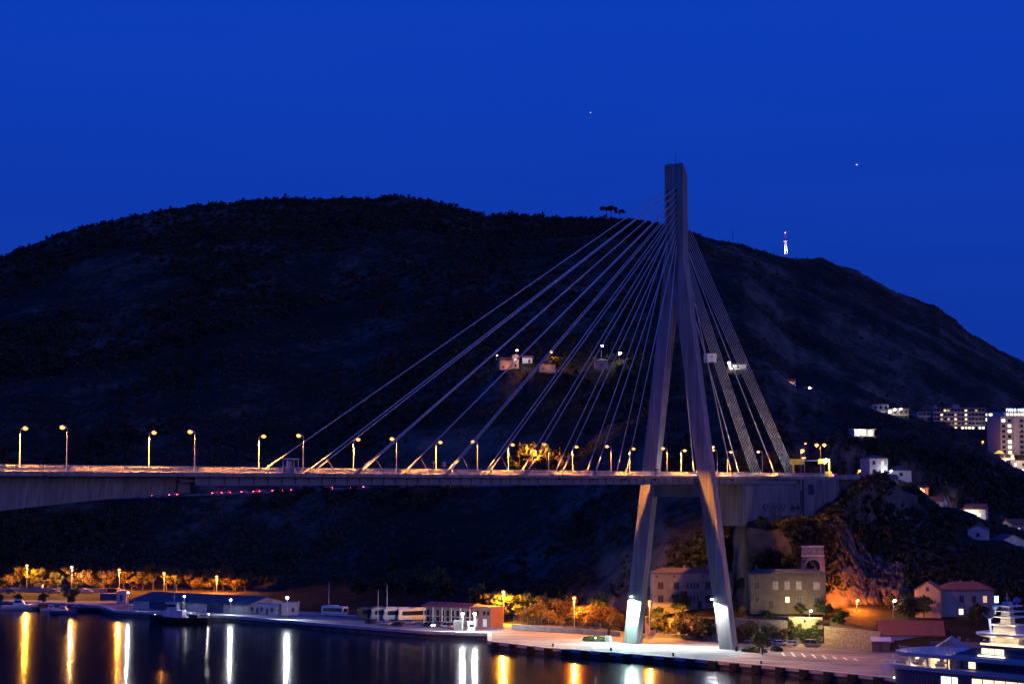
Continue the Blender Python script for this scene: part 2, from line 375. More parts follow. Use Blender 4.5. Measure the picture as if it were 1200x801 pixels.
# the slope falls away below the near face of the abutment
_xl = (TX-PC.x)*dv.x + (TY-PC.y)*dv.y; _yl = -((TX-PC.x)*nv_.x + (TY-PC.y)*nv_.y)
_cap = 34.0 + np.clip(_xl-66, 0, 60)*.28 + (fbm(TX/5, TY/5)-.5)*3 + np.clip(_yl+7, 0, 20)*3
TZ = np.where((_xl > 15) & (_xl < 112) & (_yl < 6) & (_yl > -60), np.minimum(TZ, _cap), TZ)
def build_terrain():
    nr = len(us); nc = len(cols)
    V = np.stack([TX, TY, TZ], -1).reshape(-1, 3)
    i, j = np.meshgrid(np.arange(nc-1), np.arange(nr-1), indexing='ij'); a = (i*nr + j).ravel()
    Fa = np.stack([a, a+nr, a+nr+1, a+1], 1)
    o = np_mesh('hillside', V, Fa, HILL_M, kind='structure')
    o.data.polygons.foreach_set('use_smooth', np.ones(len(Fa), bool))
build_terrain()
# ---- far ground beyond the ridge out to the horizon, sea bed
MB().add([(-30000, 1700, -3), (30000, 1700, -3), (30000, 45000, -3), (-30000, 45000, -3)], [(0, 1, 2, 3)]).build('far_land', HILL_M, kind='structure')
# ---- water
def water_mat():
    m = bpy.data.materials.new('harbour_water'); m.use_nodes = True; nt = m.node_tree; N = nt.nodes; L = nt.links; b = N['Principled BSDF']
    b.inputs['Base Color'].default_value = (0.004, 0.006, 0.012, 1); b.inputs['Roughness'].default_value = 0.135; b.inputs['IOR'].default_value = 1.33
    tc = N.new('ShaderNodeTexCoord'); mp = N.new('ShaderNodeMapping'); mp.inputs['Scale'].default_value = (0.05, 0.5, 1)
    nz = N.new('ShaderNodeTexNoise'); nz.inputs['Scale'].default_value = 1.3; nz.inputs['Detail'].default_value = 4
    L.new(tc.outputs['Object'], mp.inputs[0]); L.new(mp.outputs[0], nz.inputs[0])
    bp = N.new('ShaderNodeBump'); bp.inputs['Strength'].default_value = 0.8; bp.inputs['Distance'].default_value = 0.10
    L.new(nz.outputs['Fac'], bp.inputs['Height']); L.new(bp.outputs[0], b.inputs['Normal'])
    return m
MB().add([(-9000, -4000, 0), (9000, -4000, 0), (9000, 700, 0), (-9000, 700, 0)], [(0, 1, 2, 3)]).build('water', water_mat(), kind='structure')
# ---- quays
QZ = 2.0
quay_m = mat('quay_concrete', (0.23, 0.215, 0.20), 0.92, var=0.42, scale=0.09, bump=0.15, stretch=(1, 2.2, 1))
edge_m = mat('quay_coping', (0.46, 0.45, 0.43), 0.85, var=0.15, scale=0.5)
face_m = mat('quay_face', (0.14, 0.135, 0.13), 0.9, var=0.4, scale=0.5, stretch=(1, 1, .3))
EDGE_A = [at_z(x, y, QZ) for x, y in [(-260, 698), (-60, 702), (60, 706), (118, 709.5), (135, 715), (200, 717.5), (265, 721), (400, 732), (500, 739.5), (574, 742)]]
EDGE_B = [at_z(x, y, QZ) for x, y in [(574, 751), (640, 758.5), (740, 766), (840, 774), (940, 783.5), (1035, 793)]]
dB = (EDGE_B[-1] - EDGE_B[-2]).normalized()
EDGE_B += [EDGE_B[-1] + dB*120]
EDGE = EDGE_A + EDGE_B
def quay():
    mb = MB(); back = [Vector((p.x*1.0, 0, 0)) for p in EDGE]
    n = len(EDGE)
    inner = []
    for p in EDGE:
        px = 600 + p.x/p.y*F*cp
        d = np.interp(px, cols, TD[:, int(seg[0] + 6)]) + 6
        inner.append(Vector((p.x*d/p.y, d, QZ)))
    v = [tuple(p) for p in EDGE] + [tuple(p) for p in inner]
    f = [(i, i+1, n+i+1, n+i) for i in range(n-1)]
    q = MB(); q.add(v, f); o = q.build('quay', quay_m, kind='structure')
    w = MB()
    for a, b in zip(EDGE[:-1], EDGE[1:]):
        w.add([a, b, (b.x, b.y, -3), (a.x, a.y, -3)], [(0, 1, 2, 3)])
    w.build('quay_wall', face_m, o)
    c = MB()
    for a, b in zip(EDGE[:-1], EDGE[1:]):
        d = (b-a).normalized(); nn = Vector((d.y, -d.x, 0))
        c.beam(a + nn*0.02 + Vector((0, 0, -0.25)) - d*.0, b + nn*0.02 + Vector((0, 0, -0.25)), 1.3, 0.9)
    c.build('quay_coping', edge_m, o)
    fd = MB().box(-1.25, 1.25, -0.55, 0.25, -1.75, 0.1).box(-1.0, 1.0, -0.7, -0.55, -1.6, -0.05)
    f0 = None
    pxs = [584, 605, 625, 645, 666, 688, 711, 736, 761, 785, 810, 835, 861, 887, 914, 941, 970, 998, 1027]
    for k, px in enumerate(pxs):
        for a, b in zip(EDGE_B[:-1], EDGE_B[1:]):
            pa = 600 + a.x/a.y*F; pb = 600 + b.x/b.y*F
            if pa <= px <= pb:
                t = (px-pa)/(pb-pa); p = a.lerp(b, t); d = (b-a)
                nn = Vector((d.y, -d.x, 0)).normalized()
                p = p + nn*0.85
                if f0 is None: f0 = fd.build('fender', black_m, o); g = f0
                else: g = f0.copy(); COL.objects.link(g)
                g.location = p + Vector((0, 0, 0.02)); g.rotation_euler = (0, 0, math.atan2(d.y, d.x))
                break
    return o
QUAY = quay()
# painted parking marks on the apron
pm = MB()
for k in range(8):
    a = at_z(915 + 12.2*k, 762.2 + 1.25*k, QZ + 0.012); b = at_z(919.5 + 12.2*k, 768.0 + 1.0*k - 0.25*k, QZ + 0.012)
    d = (b-a).normalized(); s_ = Vector((-d.y, d.x, 0))*0.3
    pm.add([a-s_, b-s_, b+s_, a+s_], [(0, 1, 2, 3)])
pm.build('parking_marks', paint_w, kind='structure')
lm = MB()
for (x0, y0, x1, y1) in [(590, 748, 1010, 783), (700, 749, 905, 758)]:
    a = at_z(x0, y0, QZ + 0.012); b = at_z(x1, y1, QZ + 0.012); d = (b-a).normalized(); s_ = Vector((-d.y, d.x, 0))*0.15
    lm.add([a-s_, b-s_, b+s_, a+s_], [(0, 1, 2, 3)])
lm.build('apron_line', mat('worn_paint', (0.42, 0.41, 0.38), 0.8, var=0.3, scale=2), kind='structure')
def ribbon(name, pts, w, m, lift=0.0):
    mb = MB(); n = len(pts)
    for i, p in enumerate(pts):
        d = (pts[min(i+1, n-1)] - pts[max(i-1, 0)]); s_ = Vector((-d.y, d.x, 0)).normalized()*w/2
        mb.v += [tuple(p - s_ + Vector((0, 0, lift))), tuple(p + s_ + Vector((0, 0, lift)))]
    mb.f = [(2*i, 2*i+1, 2*i+3, 2*i+2) for i in range(n-1)]
    return mb.build(name, m, kind='structure')
ribbon('upper_road', UPPER, 8, asphalt); ribbon('approach_road', APPR, 13, asphalt)
COAST = smooth_line([at_y(x, 700, 1) * 0 + Vector(((x-600)/F*Y/cp, Y, z)) for x, Y, z in [(-300, 712, 4.2), (0, 710, 4.4), (200, 704, 4.4), (300, 684, 4), (420, 655, 3.6), (520, 622, 3.6), (570, 590, 3.3), (640, 545, 2.5), (720, 518, 2.2), (800, 500, 2.15)]])
# ---- parapet walls along the approach and upper roads
def wall_line(name, pts, off, h, th, m, label, cat):
    mb = MB(); q = []
    for i, p in enumerate(pts):
        d = (pts[min(i+1, len(pts)-1)] - pts[max(i-1, 0)]); q.append(p + Vector((-d.y, d.x, 0)).normalized()*off)
    for a, b in zip(q[:-1], q[1:]): mb.beam(a + Vector((0, 0, h/2-.3)), b + Vector((0, 0, h/2-.3)), th, h+.6)
    return tag(mb.build(name, m), label, cat)
wall_line('road_wall', APPR, -7.0, 0.9, 0.4, concrete, 'low concrete parapet along the road leaving the bridge towards the houses', 'wall')
wall_line('road_wall', UPPER, -4.6, 0.8, 0.4, stone, 'low stone parapet of the dark hillside road seen under the bridge deck', 'wall')
# ================================================================== VEGETATION
def tree_meshes(seed, h, rx, rz, trunk_h, nlump, nleaf, leaf, shape='round'):
    rs = np.random.default_rng(seed); tr = MB()
    lean = rs.normal(0, 0.04, 2)*h
    top = Vector((lean[0], lean[1], trunk_h))
    tr.tube((0, 0, -0.6), top*0.55, 0.045*h*0.6, 0.035*h*0.6, 7); tr.tube(top*0.55, top, 0.035*h*.6, 0.026*h*.6, 7)
    cz = (trunk_h*0.75 + h)/2; lumps = []
    for k in range(nlump):
        while True:
            p = rs.uniform(-1, 1, 3)
            if np.dot(p, p) < 1: break
        if shape == 'cone': p[:2] *= (1 - (p[2]+1)/2*0.75)
        if shape == 'flat': p[2] *= 0.6
        c = np.array([p[0]*rx + lean[0], p[1]*rx + lean[1], cz + p[2]*(h - trunk_h*0.75)/2*0.85]); lumps.append((c, rs.uniform(0.35, 1.15)*rz))
        if k < 9: tr.tube(top*rs.uniform(.55, 1), c, 0.016*h*.6, 0.006*h*.6, 5)
    per = nleaf//nlump; Vs = []; 
    for c, r in lumps:
        d = rs.normal(0, 1, (per, 3)); d /= np.linalg.norm(d, axis=1)[:, None]
        pos = c + d*(r*(rs.random((per, 1))**0.5)*rs.uniform(.7, 1.35, (per, 1)))*np.array([1, 1, 0.8])
        a = rs.normal(0, 1, (per, 3)) + d*0.5; a /= np.linalg.norm(a, axis=1)[:, None]
        b = np.cross(a, rs.normal(0, 1, (per, 3))); b /= np.linalg.norm(b, axis=1)[:, None]
        s_ = leaf*rs.uniform(0.6, 1.3, (per, 1))
        Vs.append(np.stack([pos - a*s_, pos + b*s_*0.5, pos + a*s_, pos - b*s_*0.5], 1).reshape(-1, 3))
    V = np.concatenate(Vs); return tr, V, np.arange(len(V)).reshape(-1, 4)
PROTO = {}
def tree(kind, label, loc, h, group=None, cat='tree', name=None, rz=None, wide=1.0):
    base = {'broad_tree': ('broad_tree', leaf_a, 11, 8.0, 3.3, 1.5, 2.6, 16, 2200, .34, 'round'),
            'shrub': ('shrub', leaf_c, 12, 5.0, 3.2, 1.3, 1.0, 14, 2000, .28, 'round'),
            'green_tree': ('green_tree', leaf_b, 13, 10.0, 4.0, 1.9, 2.6, 18, 2400, .40, 'round'),
            'cypress_tree': ('cypress_tree', leaf_d, 14, 9.0, 1.0, 0.8, 0.8, 14, 1500, .28, 'cone'),
            'umbrella_pine': ('umbrella_pine', leaf_d, 15, 9.0, 4.6, 1.3, 8.2, 16, 1800, .4, 'flat'),
            'dry_tree': ('dry_tree', leaf_c, 16, 8.0, 3.0, 1.4, 2.8, 12, 1300, .32, 'round')}[kind]
    if kind not in PROTO:
        nm, m, sd, H, rx, rzz, th, nl, nf, lf, shp = base
        tr, V, Fa = tree_meshes(sd, H, rx, rzz, th, nl, nf, lf, shp)
        t = thing(nm, label, cat, loc, 0, group)
        tr.build('trunk', bark, t); np_mesh('crown', V, Fa, m, t); PROTO[kind] = (t, H); o = t
    else:
        o = dup(PROTO[kind][0], label, loc, 0, 1.0); 
        if 'group' in o: del o['group']
        if group: o['group'] = group
    o['category'] = cat
    s_ = h/PROTO[kind][1]; o.scale = (s_*wide, s_*wide, s_)
    o.rotation_euler = (0, 0, rng.uniform(0, 6.28) if rz is None else rz)
    return o
def ground(px, Y):
    x = (px-600)/F*Y/cp
    return Vector((x, Y, tz_at(x, Y)))
# hillside maquis: thousands of bushes and small trees, joined
def scrub(name, n, pick, size, tri, m, seed):
    rs = np.random.default_rng(seed); nr = len(us); nc = len(cols)
    C = []; 
    ci = rs.random(n*4)*(nc-2); ri = np.interp(rs.random(n*4), [0, 1], [14, nr-9])
    i = ci.astype(int); j = ri.astype(int); fi = (ci-i)[:, None]; fj = (ri-j)[:, None]
    P3 = np.stack([TX, TY, TZ], -1)
    p = (P3[i, j]*(1-fi) + P3[i+1, j]*fi)*(1-fj) + (P3[i, j+1]*(1-fi) + P3[i+1, j+1]*fi)*fj
    px = 600 + p[:, 0]/p[:, 1]*F*cp; u = us[j]
    keep = rs.random(len(p)) < pick(px, u, p)
    # stay off roads and building sites
    for pts, w in ((UPPER, 6), (APPR, 9)):
        d, _ = seg_dist(p[:, 0], p[:, 1], pts); keep &= d > w
    for q in SITES.values(): keep &= ~((np.abs(p[:, 0]-q.x*p[:, 1]/q.y) < 8.5) & (p[:, 1] > q.y-26) & (p[:, 1] < q.y+9))
    xl = (p[:, 0]-PC.x)*dv.x + (p[:, 1]-PC.y)*dv.y; yl = -((p[:, 0]-PC.x)*nv_.x + (p[:, 1]-PC.y)*nv_.y)
    keep &= ~((xl > 20) & (xl < 104) & (np.abs(yl) < 11))
    p = p[keep][:n]; px = px[keep][:n]; k = len(p)
    s_ = size(p, rs, px)[:, None, None]
    d = rs.normal(0, 1, (k, tri, 3)); d /= np.linalg.norm(d, axis=2)[..., None]
    c = d*rs.random((k, tri, 1))**0.4*s_*np.array([0.9, 0.9, 0.75]) + p[:, None, :] + np.array([0, 0, .55])*s_
    a = rs.normal(0, 1, (k, tri, 3)); a /= np.linalg.norm(a, axis=2)[..., None]
    b = np.cross(a, rs.normal(0, 1, (k, tri, 3))); b /= np.linalg.norm(b, axis=2)[..., None]
    V = np.stack([c - a*s_*0.42, c + a*s_*0.42, c + b*s_*0.55], 2).reshape(-1, 3)
    return np_mesh(name, V, np.arange(len(V)).reshape(-1, 3), m, kind='stuff')
def pick_forest(px, u, p):
    left = np.interp(px, [-400, 250, 420, 600, 760, 900], [1, 1, .5, .35, .35, .12])
    ridge = np.where((px < 770) & (u > 6.62) & (u < 7.3), 1.0, 0.0)
    patch = np.clip((fbm(p[:, 0]/70, p[:, 1]/70) - 0.42)*6, 0, 1)
    low = np.where(u < 4.9, 0.9, 0); patch = np.where((px > 850) & (u < 5.2), np.maximum(patch, .75), patch)
    return np.maximum(np.maximum(left*patch, ridge), np.maximum(low*patch, np.where(u < 2.25, 0, 0)))*np.where(u < 2.15, 0, 1)
def size_forest(p, rs, px):
    return rs.uniform(1.0, 2.6, len(p))*np.where((p[:, 1] > 1400), rs.uniform(.5, 1.0, len(p)), 1)*np.interp(p[:, 1], [500, 900, 1500], [0.75, 1.0, 1.35])*np.where((px > 780) & (p[:, 1] > 900), 0.55, 1)
scrub('hillside_trees', 21000, pick_forest, size_forest, 22, leaf_d, 21)
def pick_scrub(px, u, p): return np.clip((fbm(p[:, 0]/40+9, p[:, 1]/40) - 0.38)*4, 0, .9)*np.where(u < 2.15, 0, 1)
scrub('hillside_scrub', 26000, pick_scrub, lambda p, rs, px: rs.uniform(0.5, 1.3, len(p))*np.interp(p[:, 1], [500, 1500], [0.9, 1.25]), 9, leaf_c, 22)
# ================================================================== BRIDGE
BRIDGE = thing('cable_stayed_bridge', 'long concrete and steel bridge hung on pale cables from one tall tapering tower', 'bridge', PC, BRZ)
XJ = x_for_px(222, -4.5)           # joint between concrete cantilever and steel span
XL = -330.0; XR = 98.0; ZD = DECK
def slab():
    mb = MB(); mb.box(XL, XR, -6.3, 6.3, ZD-0.45, ZD-0.02); mb.build('deck_slab', concrete, BRIDGE)
    mb = MB(); mb.box(XL, XR, -4.6, 4.6, ZD-0.015, ZD+0.005); mb.build('carriageway', asphalt, BRIDGE)
    mb = MB(); mb.box(XL, XR-.1, -6.25, -4.62, ZD-.018, ZD+0.14); mb.box(XL, XR-.1, 4.62, 6.25, ZD-.018, ZD+0.14); mb.build('footway', concrete, BRIDGE)
    for s in (-1, 1):
        mb = MB(); mb.box(XL, XR, min(s*6.25, s*6.75), max(s*6.25, s*6.75), ZD-0.55, ZD+0.18); mb.build('edge_beam', concrete, BRIDGE)
    mb = MB()
    for k in range(int((XR-XL)/6)): mb.box(XL+6*k, XL+6*k+3, -0.07, 0.07, ZD+0.006, ZD+0.011)
    mb.build('centre_line', paint_w, BRIDGE, kind='stuff')
slab()
def zbot(x):     # underside of the concrete haunch
    t = (XJ - x)/(XJ - XL)
    return 45.1 - 5.2*t - 9.5*t*t
rings = []
for k in range(31):
    x = XL + (XJ-XL)*k/30; zb = zbot(x)
    rings.append([(x, -4.4, 48.1), (x, -3.5-0.4*min(1, (48.1-zb)/8), zb), (x, 3.5, zb), (x, 4.4, 48.1)])
MB().loft(rings).build('box_girder', concrete, BRIDGE)
mb = MB(); mb.box(XJ-3, XJ+4.5, -5.3, 5.3, 47.05, 47.45); mb.box(XJ-2.8, XJ+0.3, -4.42, 4.42, 45.15, 47.05); mb.build('hinge_platform', concrete_dark, BRIDGE)
mb = MB()
for x in (XJ-3, XJ-.5, XJ+2, XJ+4.4):
    mb.tube((x, -5.2, 47.45), (x, -5.2, 48.1), .04)
mb.tube((XJ-3, -5.2, 48.0), (XJ+4.4, -5.2, 48.0), .04); mb.build('platform_rail', galv, BRIDGE)
XP0 = x_for_px(872, -6.5)          # abutment face
for y in (-5.5, 5.5):
    mb = MB(); mb.box(XJ+.4, XP0+42, y-.03, y+.03, 46.55, 48.14); mb.box(XJ+.4, XP0+42, y-.45, y+.45, 46.47, 46.57)
    x = XJ + 4
    while x < XP0: mb.box(x-.02, x+.02, y-.3, y+.3, 46.57, 48.1); x += 4
    mb.build('steel_girder', steel_blue, BRIDGE)
mb = MB(); x = XJ + 4
while x < XP0: mb.box(x-.2, x+.2, -5.46, 5.46, 46.9, 48.12); x += 8
mb.build('floor_beam', steel_blue, BRIDGE, kind='stuff')
for s in (-1, 1):
    y = s*6.5
    rail = MB().box(XL, XR, y-.05, y+.05, ZD+1.22, ZD+1.32).box(XL, XR, y-.025, y+.025, ZD+.30, ZD+.36).build('railing', pale_rail, BRIDGE)
    mb = MB(); x = XL
    while x < XR: mb.box(x-.05, x+.05, y-.04, y+.04, ZD+.18, ZD+1.22); x += 2.0
    mb.build('rail_post', pale_rail, rail, kind='stuff')
    mb = MB(); x = XL + .1
    while x < XR:
        mb.box(x-.011, x+.011, y-.012, y+.012, ZD+.36, ZD+1.22); x += .16
    mb.build('baluster', pale_rail, rail, kind='stuff')
    g = s*4.75
    gr = MB().box(XL, XR, g-.04, g+.04, ZD+.46, ZD+.80).build('crash_barrier', galv, BRIDGE)
    mb = MB(); x = XL + 1
    while x < XR: mb.box(x-.06, x+.06, g+s*.05-.05, g+s*.05+.05, ZD+.14, ZD+.75); x += 4
    mb.build('barrier_post', galv, gr, kind='stuff')
# ---- tower
LW, LD = 4.35, 3.0       # leg: across the bridge, along the bridge
HZ0 = zpx(300, PC.y); HZ1 = zpx(193, PC.y)
def leg(s):
    y0 = s*HALF; y1 = s*0.62; mb = MB(); rings = []
    n = 12
    for k in range(n+1):
        t = k/n; z = 1.5 + (HZ0 - 1.5)*t; y = y0 + (y1-y0)*t
        w = LW - (.35 if k == 0 else 0)*0; c = 0.14
        hx, hy = LD/2, w/2
        rings.append([(-hx, y-hy+c, z), (-hx+c, y-hy, z), (hx-c, y-hy, z), (hx, y-hy+c, z), (hx, y+hy-c, z), (hx-c, y+hy, z), (-hx+c, y+hy, z), (-hx, y+hy-c, z)])
    o = mb.loft(rings).build('tower_leg', concrete, BRIDGE)
    j = MB()      # day joints of the climbing formwork, thin recess lips
    k = 0; z = 10.0
    while z < HZ0 - 6:
        t = (z-1.5)/(HZ0-1.5); y = y0 + (y1-y0)*t
        MB().box(-LD/2-.012, LD/2+.012, y-LW/2-.012, y+LW/2+.012, z-.03, z+.03).build('formwork_joint', concrete_dark, o); z += 4.6
    return o
LEG_N = leg(-1); LEG_F = leg(1)
hw = 2.82; hl = 1.5
head = MB().loft([[(-hl, -hw, HZ0-.01), (hl, -hw, HZ0-.01), (hl, hw, HZ0-.01), (-hl, hw, HZ0-.01)],
                  [(-hl, -hw, HZ1-3.4), (hl, -hw, HZ1-3.4), (hl, hw, HZ1-3.4), (-hl, hw, HZ1-3.4)],
                  [(-hl, -hw, HZ1), (-hl+.6, -hw, HZ1), (-hl+.6, hw, HZ1), (-hl, hw, HZ1)]])
HEAD = head.build('tower_head', concrete, BRIDGE)
mb = MB()
for (y, h) in ((-.6, 3.6), (1.6, 1.2), (-1.9, 1.0)): MB().tube((-hl+.3, y, HZ1-.05), (-hl+.3, y, HZ1+h), .06, .03, 6).build('lightning_rod', dark_metal, HEAD)
zc = 44.6; yc = HALF + (0.62-HALF)*(zc-1.5)/(HZ0-1.5)
MB().box(-1.25, 1.25, -yc+1, yc-1, zpx(582, PC.y), 46.3).build('tower_crossbeam', concrete_dark, BRIDGE)
yl = HALF + (0.62-HALF)*(50.5-1.5)/(HZ0-1.5)
MB().box(-.6, .7, yl-LW/2-.06, yl-LW/2+.05, 49.6, 52.6).build('tower_door', dark_metal, LEG_F)
MB().box(-.4, .4, -HALF+LW/2-.2, -HALF+LW/2+.03, 3.0, 5.4).build('tower_door', dark_metal, LEG_N)
# ---- stay cables
def stay(x, y, zt, yt, xt, r, strut, pipe=True):
    p0 = Vector((x, y, ZD+.1)); p1 = Vector((xt, yt, zt)); d = (p1-p0).normalized()
    o = MB().tube(p0, p1, r, r, 8).build('stay_cable', cable_m, BRIDGE, smooth=True)
    if pipe:
        MB().tube(p0, p0 + d*6.0, r*1.45, r*1.45, 8).build('guide_pipe', pale_rail, o, smooth=True)
        s = 1 if y > 0 else -1
        MB().beam(p0 - d*1.2, p0 + d*1.9, .62, .62).build('anchor_block', dark_metal, o)
    if strut:
        q = p0 + d*7.5; MB().tube(q, (q.x + 3.2, y, ZD+.1), .09, .09, 6).build('damper_strut', galv, o)
    e = p1
    MB().box(min(e.x, e.x), e.x+.01, e.y-.28, e.y+.28, e.z-.75, e.z+.75).build('cable_socket', dark_metal, o) if False else None
    return o
XK = [x_for_px(357, -6.0) + 15.9*k for k in range(10)]
for k in range(10):
    zt = zpx(221, PC.y) - (zpx(221, PC.y) - zpx(287, PC.y))*k/9.0
    for s in (-1, 1):
        yt = -0.75 if s < 0 else 1.95
        o = stay(XK[k], s*6.0, zt, yt, -hl+.25, .135 if k < 3 else .115, k in (0, 1, 2, 3, 4) and s < 0)
        MB().box(-hl-.03, -hl+.02, yt-.32, yt+.32, zt-1.15, zt-.1).build('cable_socket', dark_metal, o)
for s in (-1, 1):
    for x, py in ((21.5, 292), (52, 283)):
        stay(x, s*6.0, zpx(py, PC.y), s*1.6, hl-.25, .15, s < 0 and x < 30)
    for k in range(7):
        x = 60.8 + 1.15*k; zt = zpx(283 - 5.6*k, PC.y)
        stay(x, s*(5.9), zt, s*1.6, hl-.25, .088, False, False)
# ---- abutment
A0 = XP0; A1 = XP0 + 41
ab = MB().box(A0, A1, -6.0, 6.0, 34.5, 46.3)
concrete_ab = mat('concrete_aged', (0.26, 0.25, 0.23), 0.9, var=0.4, scale=0.3, bump=0.25, stretch=(1, 1, 0.2), streak=.4)
AB = ab.build('abutment', concrete_ab, BRIDGE)
MB().box(A0+.8, A1-9, -6.14, -5.98, 38, 46.0).build('abutment_panel', concrete_ab, AB)
MB().box(A1-8, A1-.6, -6.10, -5.98, 38, 46.0).build('abutment_panel', concrete_ab, AB)
MB().box(A1+.02, XR-.5, -7.4, 7.4, 32, ZD-.6).build('end_block', concrete_ab, AB)
MB().box(A1+3, A1+7.5, -7.47, -7.38, 43.2, 46.4).build('service_opening', dark_metal, AB)
MB().box(A1-.9, A1-.02, -6.6, 6.6, 44.5, ZD-.6).build('bearing_wall', concrete, AB)
gm = mat('graffiti_paint', (0.05, 0.05, 0.08), 0.8)
def scrawl(x0, x1, z, a):
    gf = MB()
    n = 40; pts = []
    for k in range(n): 
        t = k/(n-1); pts.append((x0 + (x1-x0)*t, -6.17, z + a*math.sin(t*34)*(0.6+.4*math.sin(t*9))))
    gf.path(pts, .14, 4)
    pts = [((x0+x1)/2 + (x1-x0)/2*math.cos(2*math.pi*k/24), -6.17, z + a*1.25*math.sin(2*math.pi*k/24)) for k in range(25)]
    gf.path(pts, .10, 4); gf.build('graffiti', gm, AB, kind='stuff')
scrawl(A0+13, A1-11, 39.6, .95); scrawl(A1-7.4, A1-1.2, 39.2, .9)
# ---- lamps on the bridge
def bridge_lamp(label, loc, rz, power, group, bulb=bulb_sod, first=[None]):
    if first[0] is None:
        t = thing('street_lamp', label, 'street lamp', loc, rz, group)
        mb = MB().tube((0, 0, 0), (0, 0, 6.9), .13, .085, 8); mb.build('pole', galv, t)
        MB().path([(0, 0, 6.85), (.12, 0, 7.25), (.45, 0, 7.5), (.95, 0, 7.55)], .075, 7).build('arm', galv, t)
        h = MB().loft([[(.8, -.16, 7.45), (.8, .16, 7.45), (.8, .14, 7.62), (.8, -.14, 7.62)], [(1.3, -.24, 7.42), (1.3, .24, 7.42), (1.3, .17, 7.7), (1.3, -.17, 7.7)], [(1.75, -.15, 7.47), (1.75, .15, 7.47), (1.75, .1, 7.6), (1.75, -.1, 7.6)]]).build('lamp_head', galv, t)
        MB().sphere((1.25, 0, 7.36), .42, 10, 6, (1.25, .9, .85)).build('bulb', bulb, h)
        light(t, (1.25, 0, 7.0), SOD, 1.0, .15, 150, (0, 0, -1), .5)
        first[0] = t
    else: t = dup(first[0], label, loc, rz, 1.0, group)
    for c in t.children:
        if c.type == 'LIGHT':
            c.data = c.data.copy(); c.data.energy = power
    return t
XL0 = x_for_px(79, -5.9)
for k in range(10):
    x = XL0 + 30.1*k
    for s in (-1, 1):
        if k >= 8 and s < 0 and x > 55: continue
        side = 'near' if s < 0 else 'far'
        y = s*5.75
        p = br(x, y, ZD+.14)
        pw = 65000 if k < 4 else 80000
        bridge_lamp(f'{ORD[k]} sodium lamp from the left along the {side} edge of the bridge', p, BRZ + (math.pi/2 if s < 0 else -math.pi/2), pw, f'lamps on the {side} side of the bridge')
# ---- maintenance booth on the near footway
bx = (x_for_px(333, -6.3) + x_for_px(355, -6.3))/2
b = thing('watch_booth', 'open metal booth with a flat white roof on the bridge footway', 'booth', br(bx, -5.55, ZD+.15), BRZ)
MB().box(-1.75, 1.75, -.62, .62, 2.65, 2.9).build('roof', white_p, b)
for sx in (-1, 1):
    for sy in (-1, 1): MB().box(sx*1.6-.06, sx*1.6+.06, sy*.52-.06, sy*.52+.06, 0, 2.65).build('post', white_p, b)
MB().box(-.95, -.3, -.5, .4, 0, 2.3).build('cabinet', galv, b)
MB().box(.2, .27, -.5, .5, 0, 2.3).build('glass_panel', glass_d, b)
MB().box(-1.5, 1.5, .44, .5, .1, 1.1).build('bench_panel', dark_metal, b)
# small signs on the bridge
def road_sign(label, px, y, h, kind):
    x = x_for_px(px, y); t = thing('road_sign', label, 'road sign', br(x, y, ZD+.14), BRZ - math.pi/2)
    MB().tube((0, 0, 0), (0, 0, h), .05, .05, 6).build('post', galv, t)
    if kind == 'round':
        mb = MB(); mb.loft([[(.06, .42*math.cos(a), h-.1+.42*math.sin(a)) for a in [k*math.pi/8 for k in range(16)]], [(.10, .42*math.cos(a), h-.1+.42*math.sin(a)) for a in [k*math.pi/8 for k in range(16)]]]); mb.build('sign_plate', pale_rail, t)
    else:
        MB().box(.06, .1, -.9, .5, h-1.1, h-.75).box(.06, .1, -.9, .3, h-.55, h-.2).box(.06, .1, -.2, .25, 0.6, 1.1).build('sign_plate', pale_rail, t)
road_sign('small round sign on a short post on the bridge footway', 508, -5.9, 2.6, 'round')
road_sign('post with two small direction plates beside a bridge lamp', 521, -5.9, 2.9, 'plates')
# ---- gantry and masts beyond the bridge end
GP = br(A1+22, 0, ZD); 
g = thing('sign_gantry', 'yellow lit road sign gantry over the road at the bridge end', 'gantry', GP, BRZ)
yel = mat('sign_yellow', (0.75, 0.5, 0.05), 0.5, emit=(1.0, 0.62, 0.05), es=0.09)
MB().box(-.2, .2, -6.9, -6.4, 0, 6.0).build('post', yel, g); MB().box(-.2, .2, 5.6, 6.1, 0, 6.0).build('post', yel, g)
MB().box(-.12, .12, -6.4, 5.6, 5.3, 5.55).build('beam', galv, g)
MB().box(-.4, -.15, -5.6, -3.0, 4.4, 6.0).build('sign_panel', yel, g); MB().box(-.4, -.15, 2.0, 7.0, 4.2, 6.0).build('sign_panel', yel, g)
MB().box(-.3, -.1, -7.6, -5.3, .4, 1.9).build('sign_panel', yel, g)
MB().box(-.5, .0, 1.5, 2.6, 6.1, 6.5).build('lamp_box', bulb_sod, g)
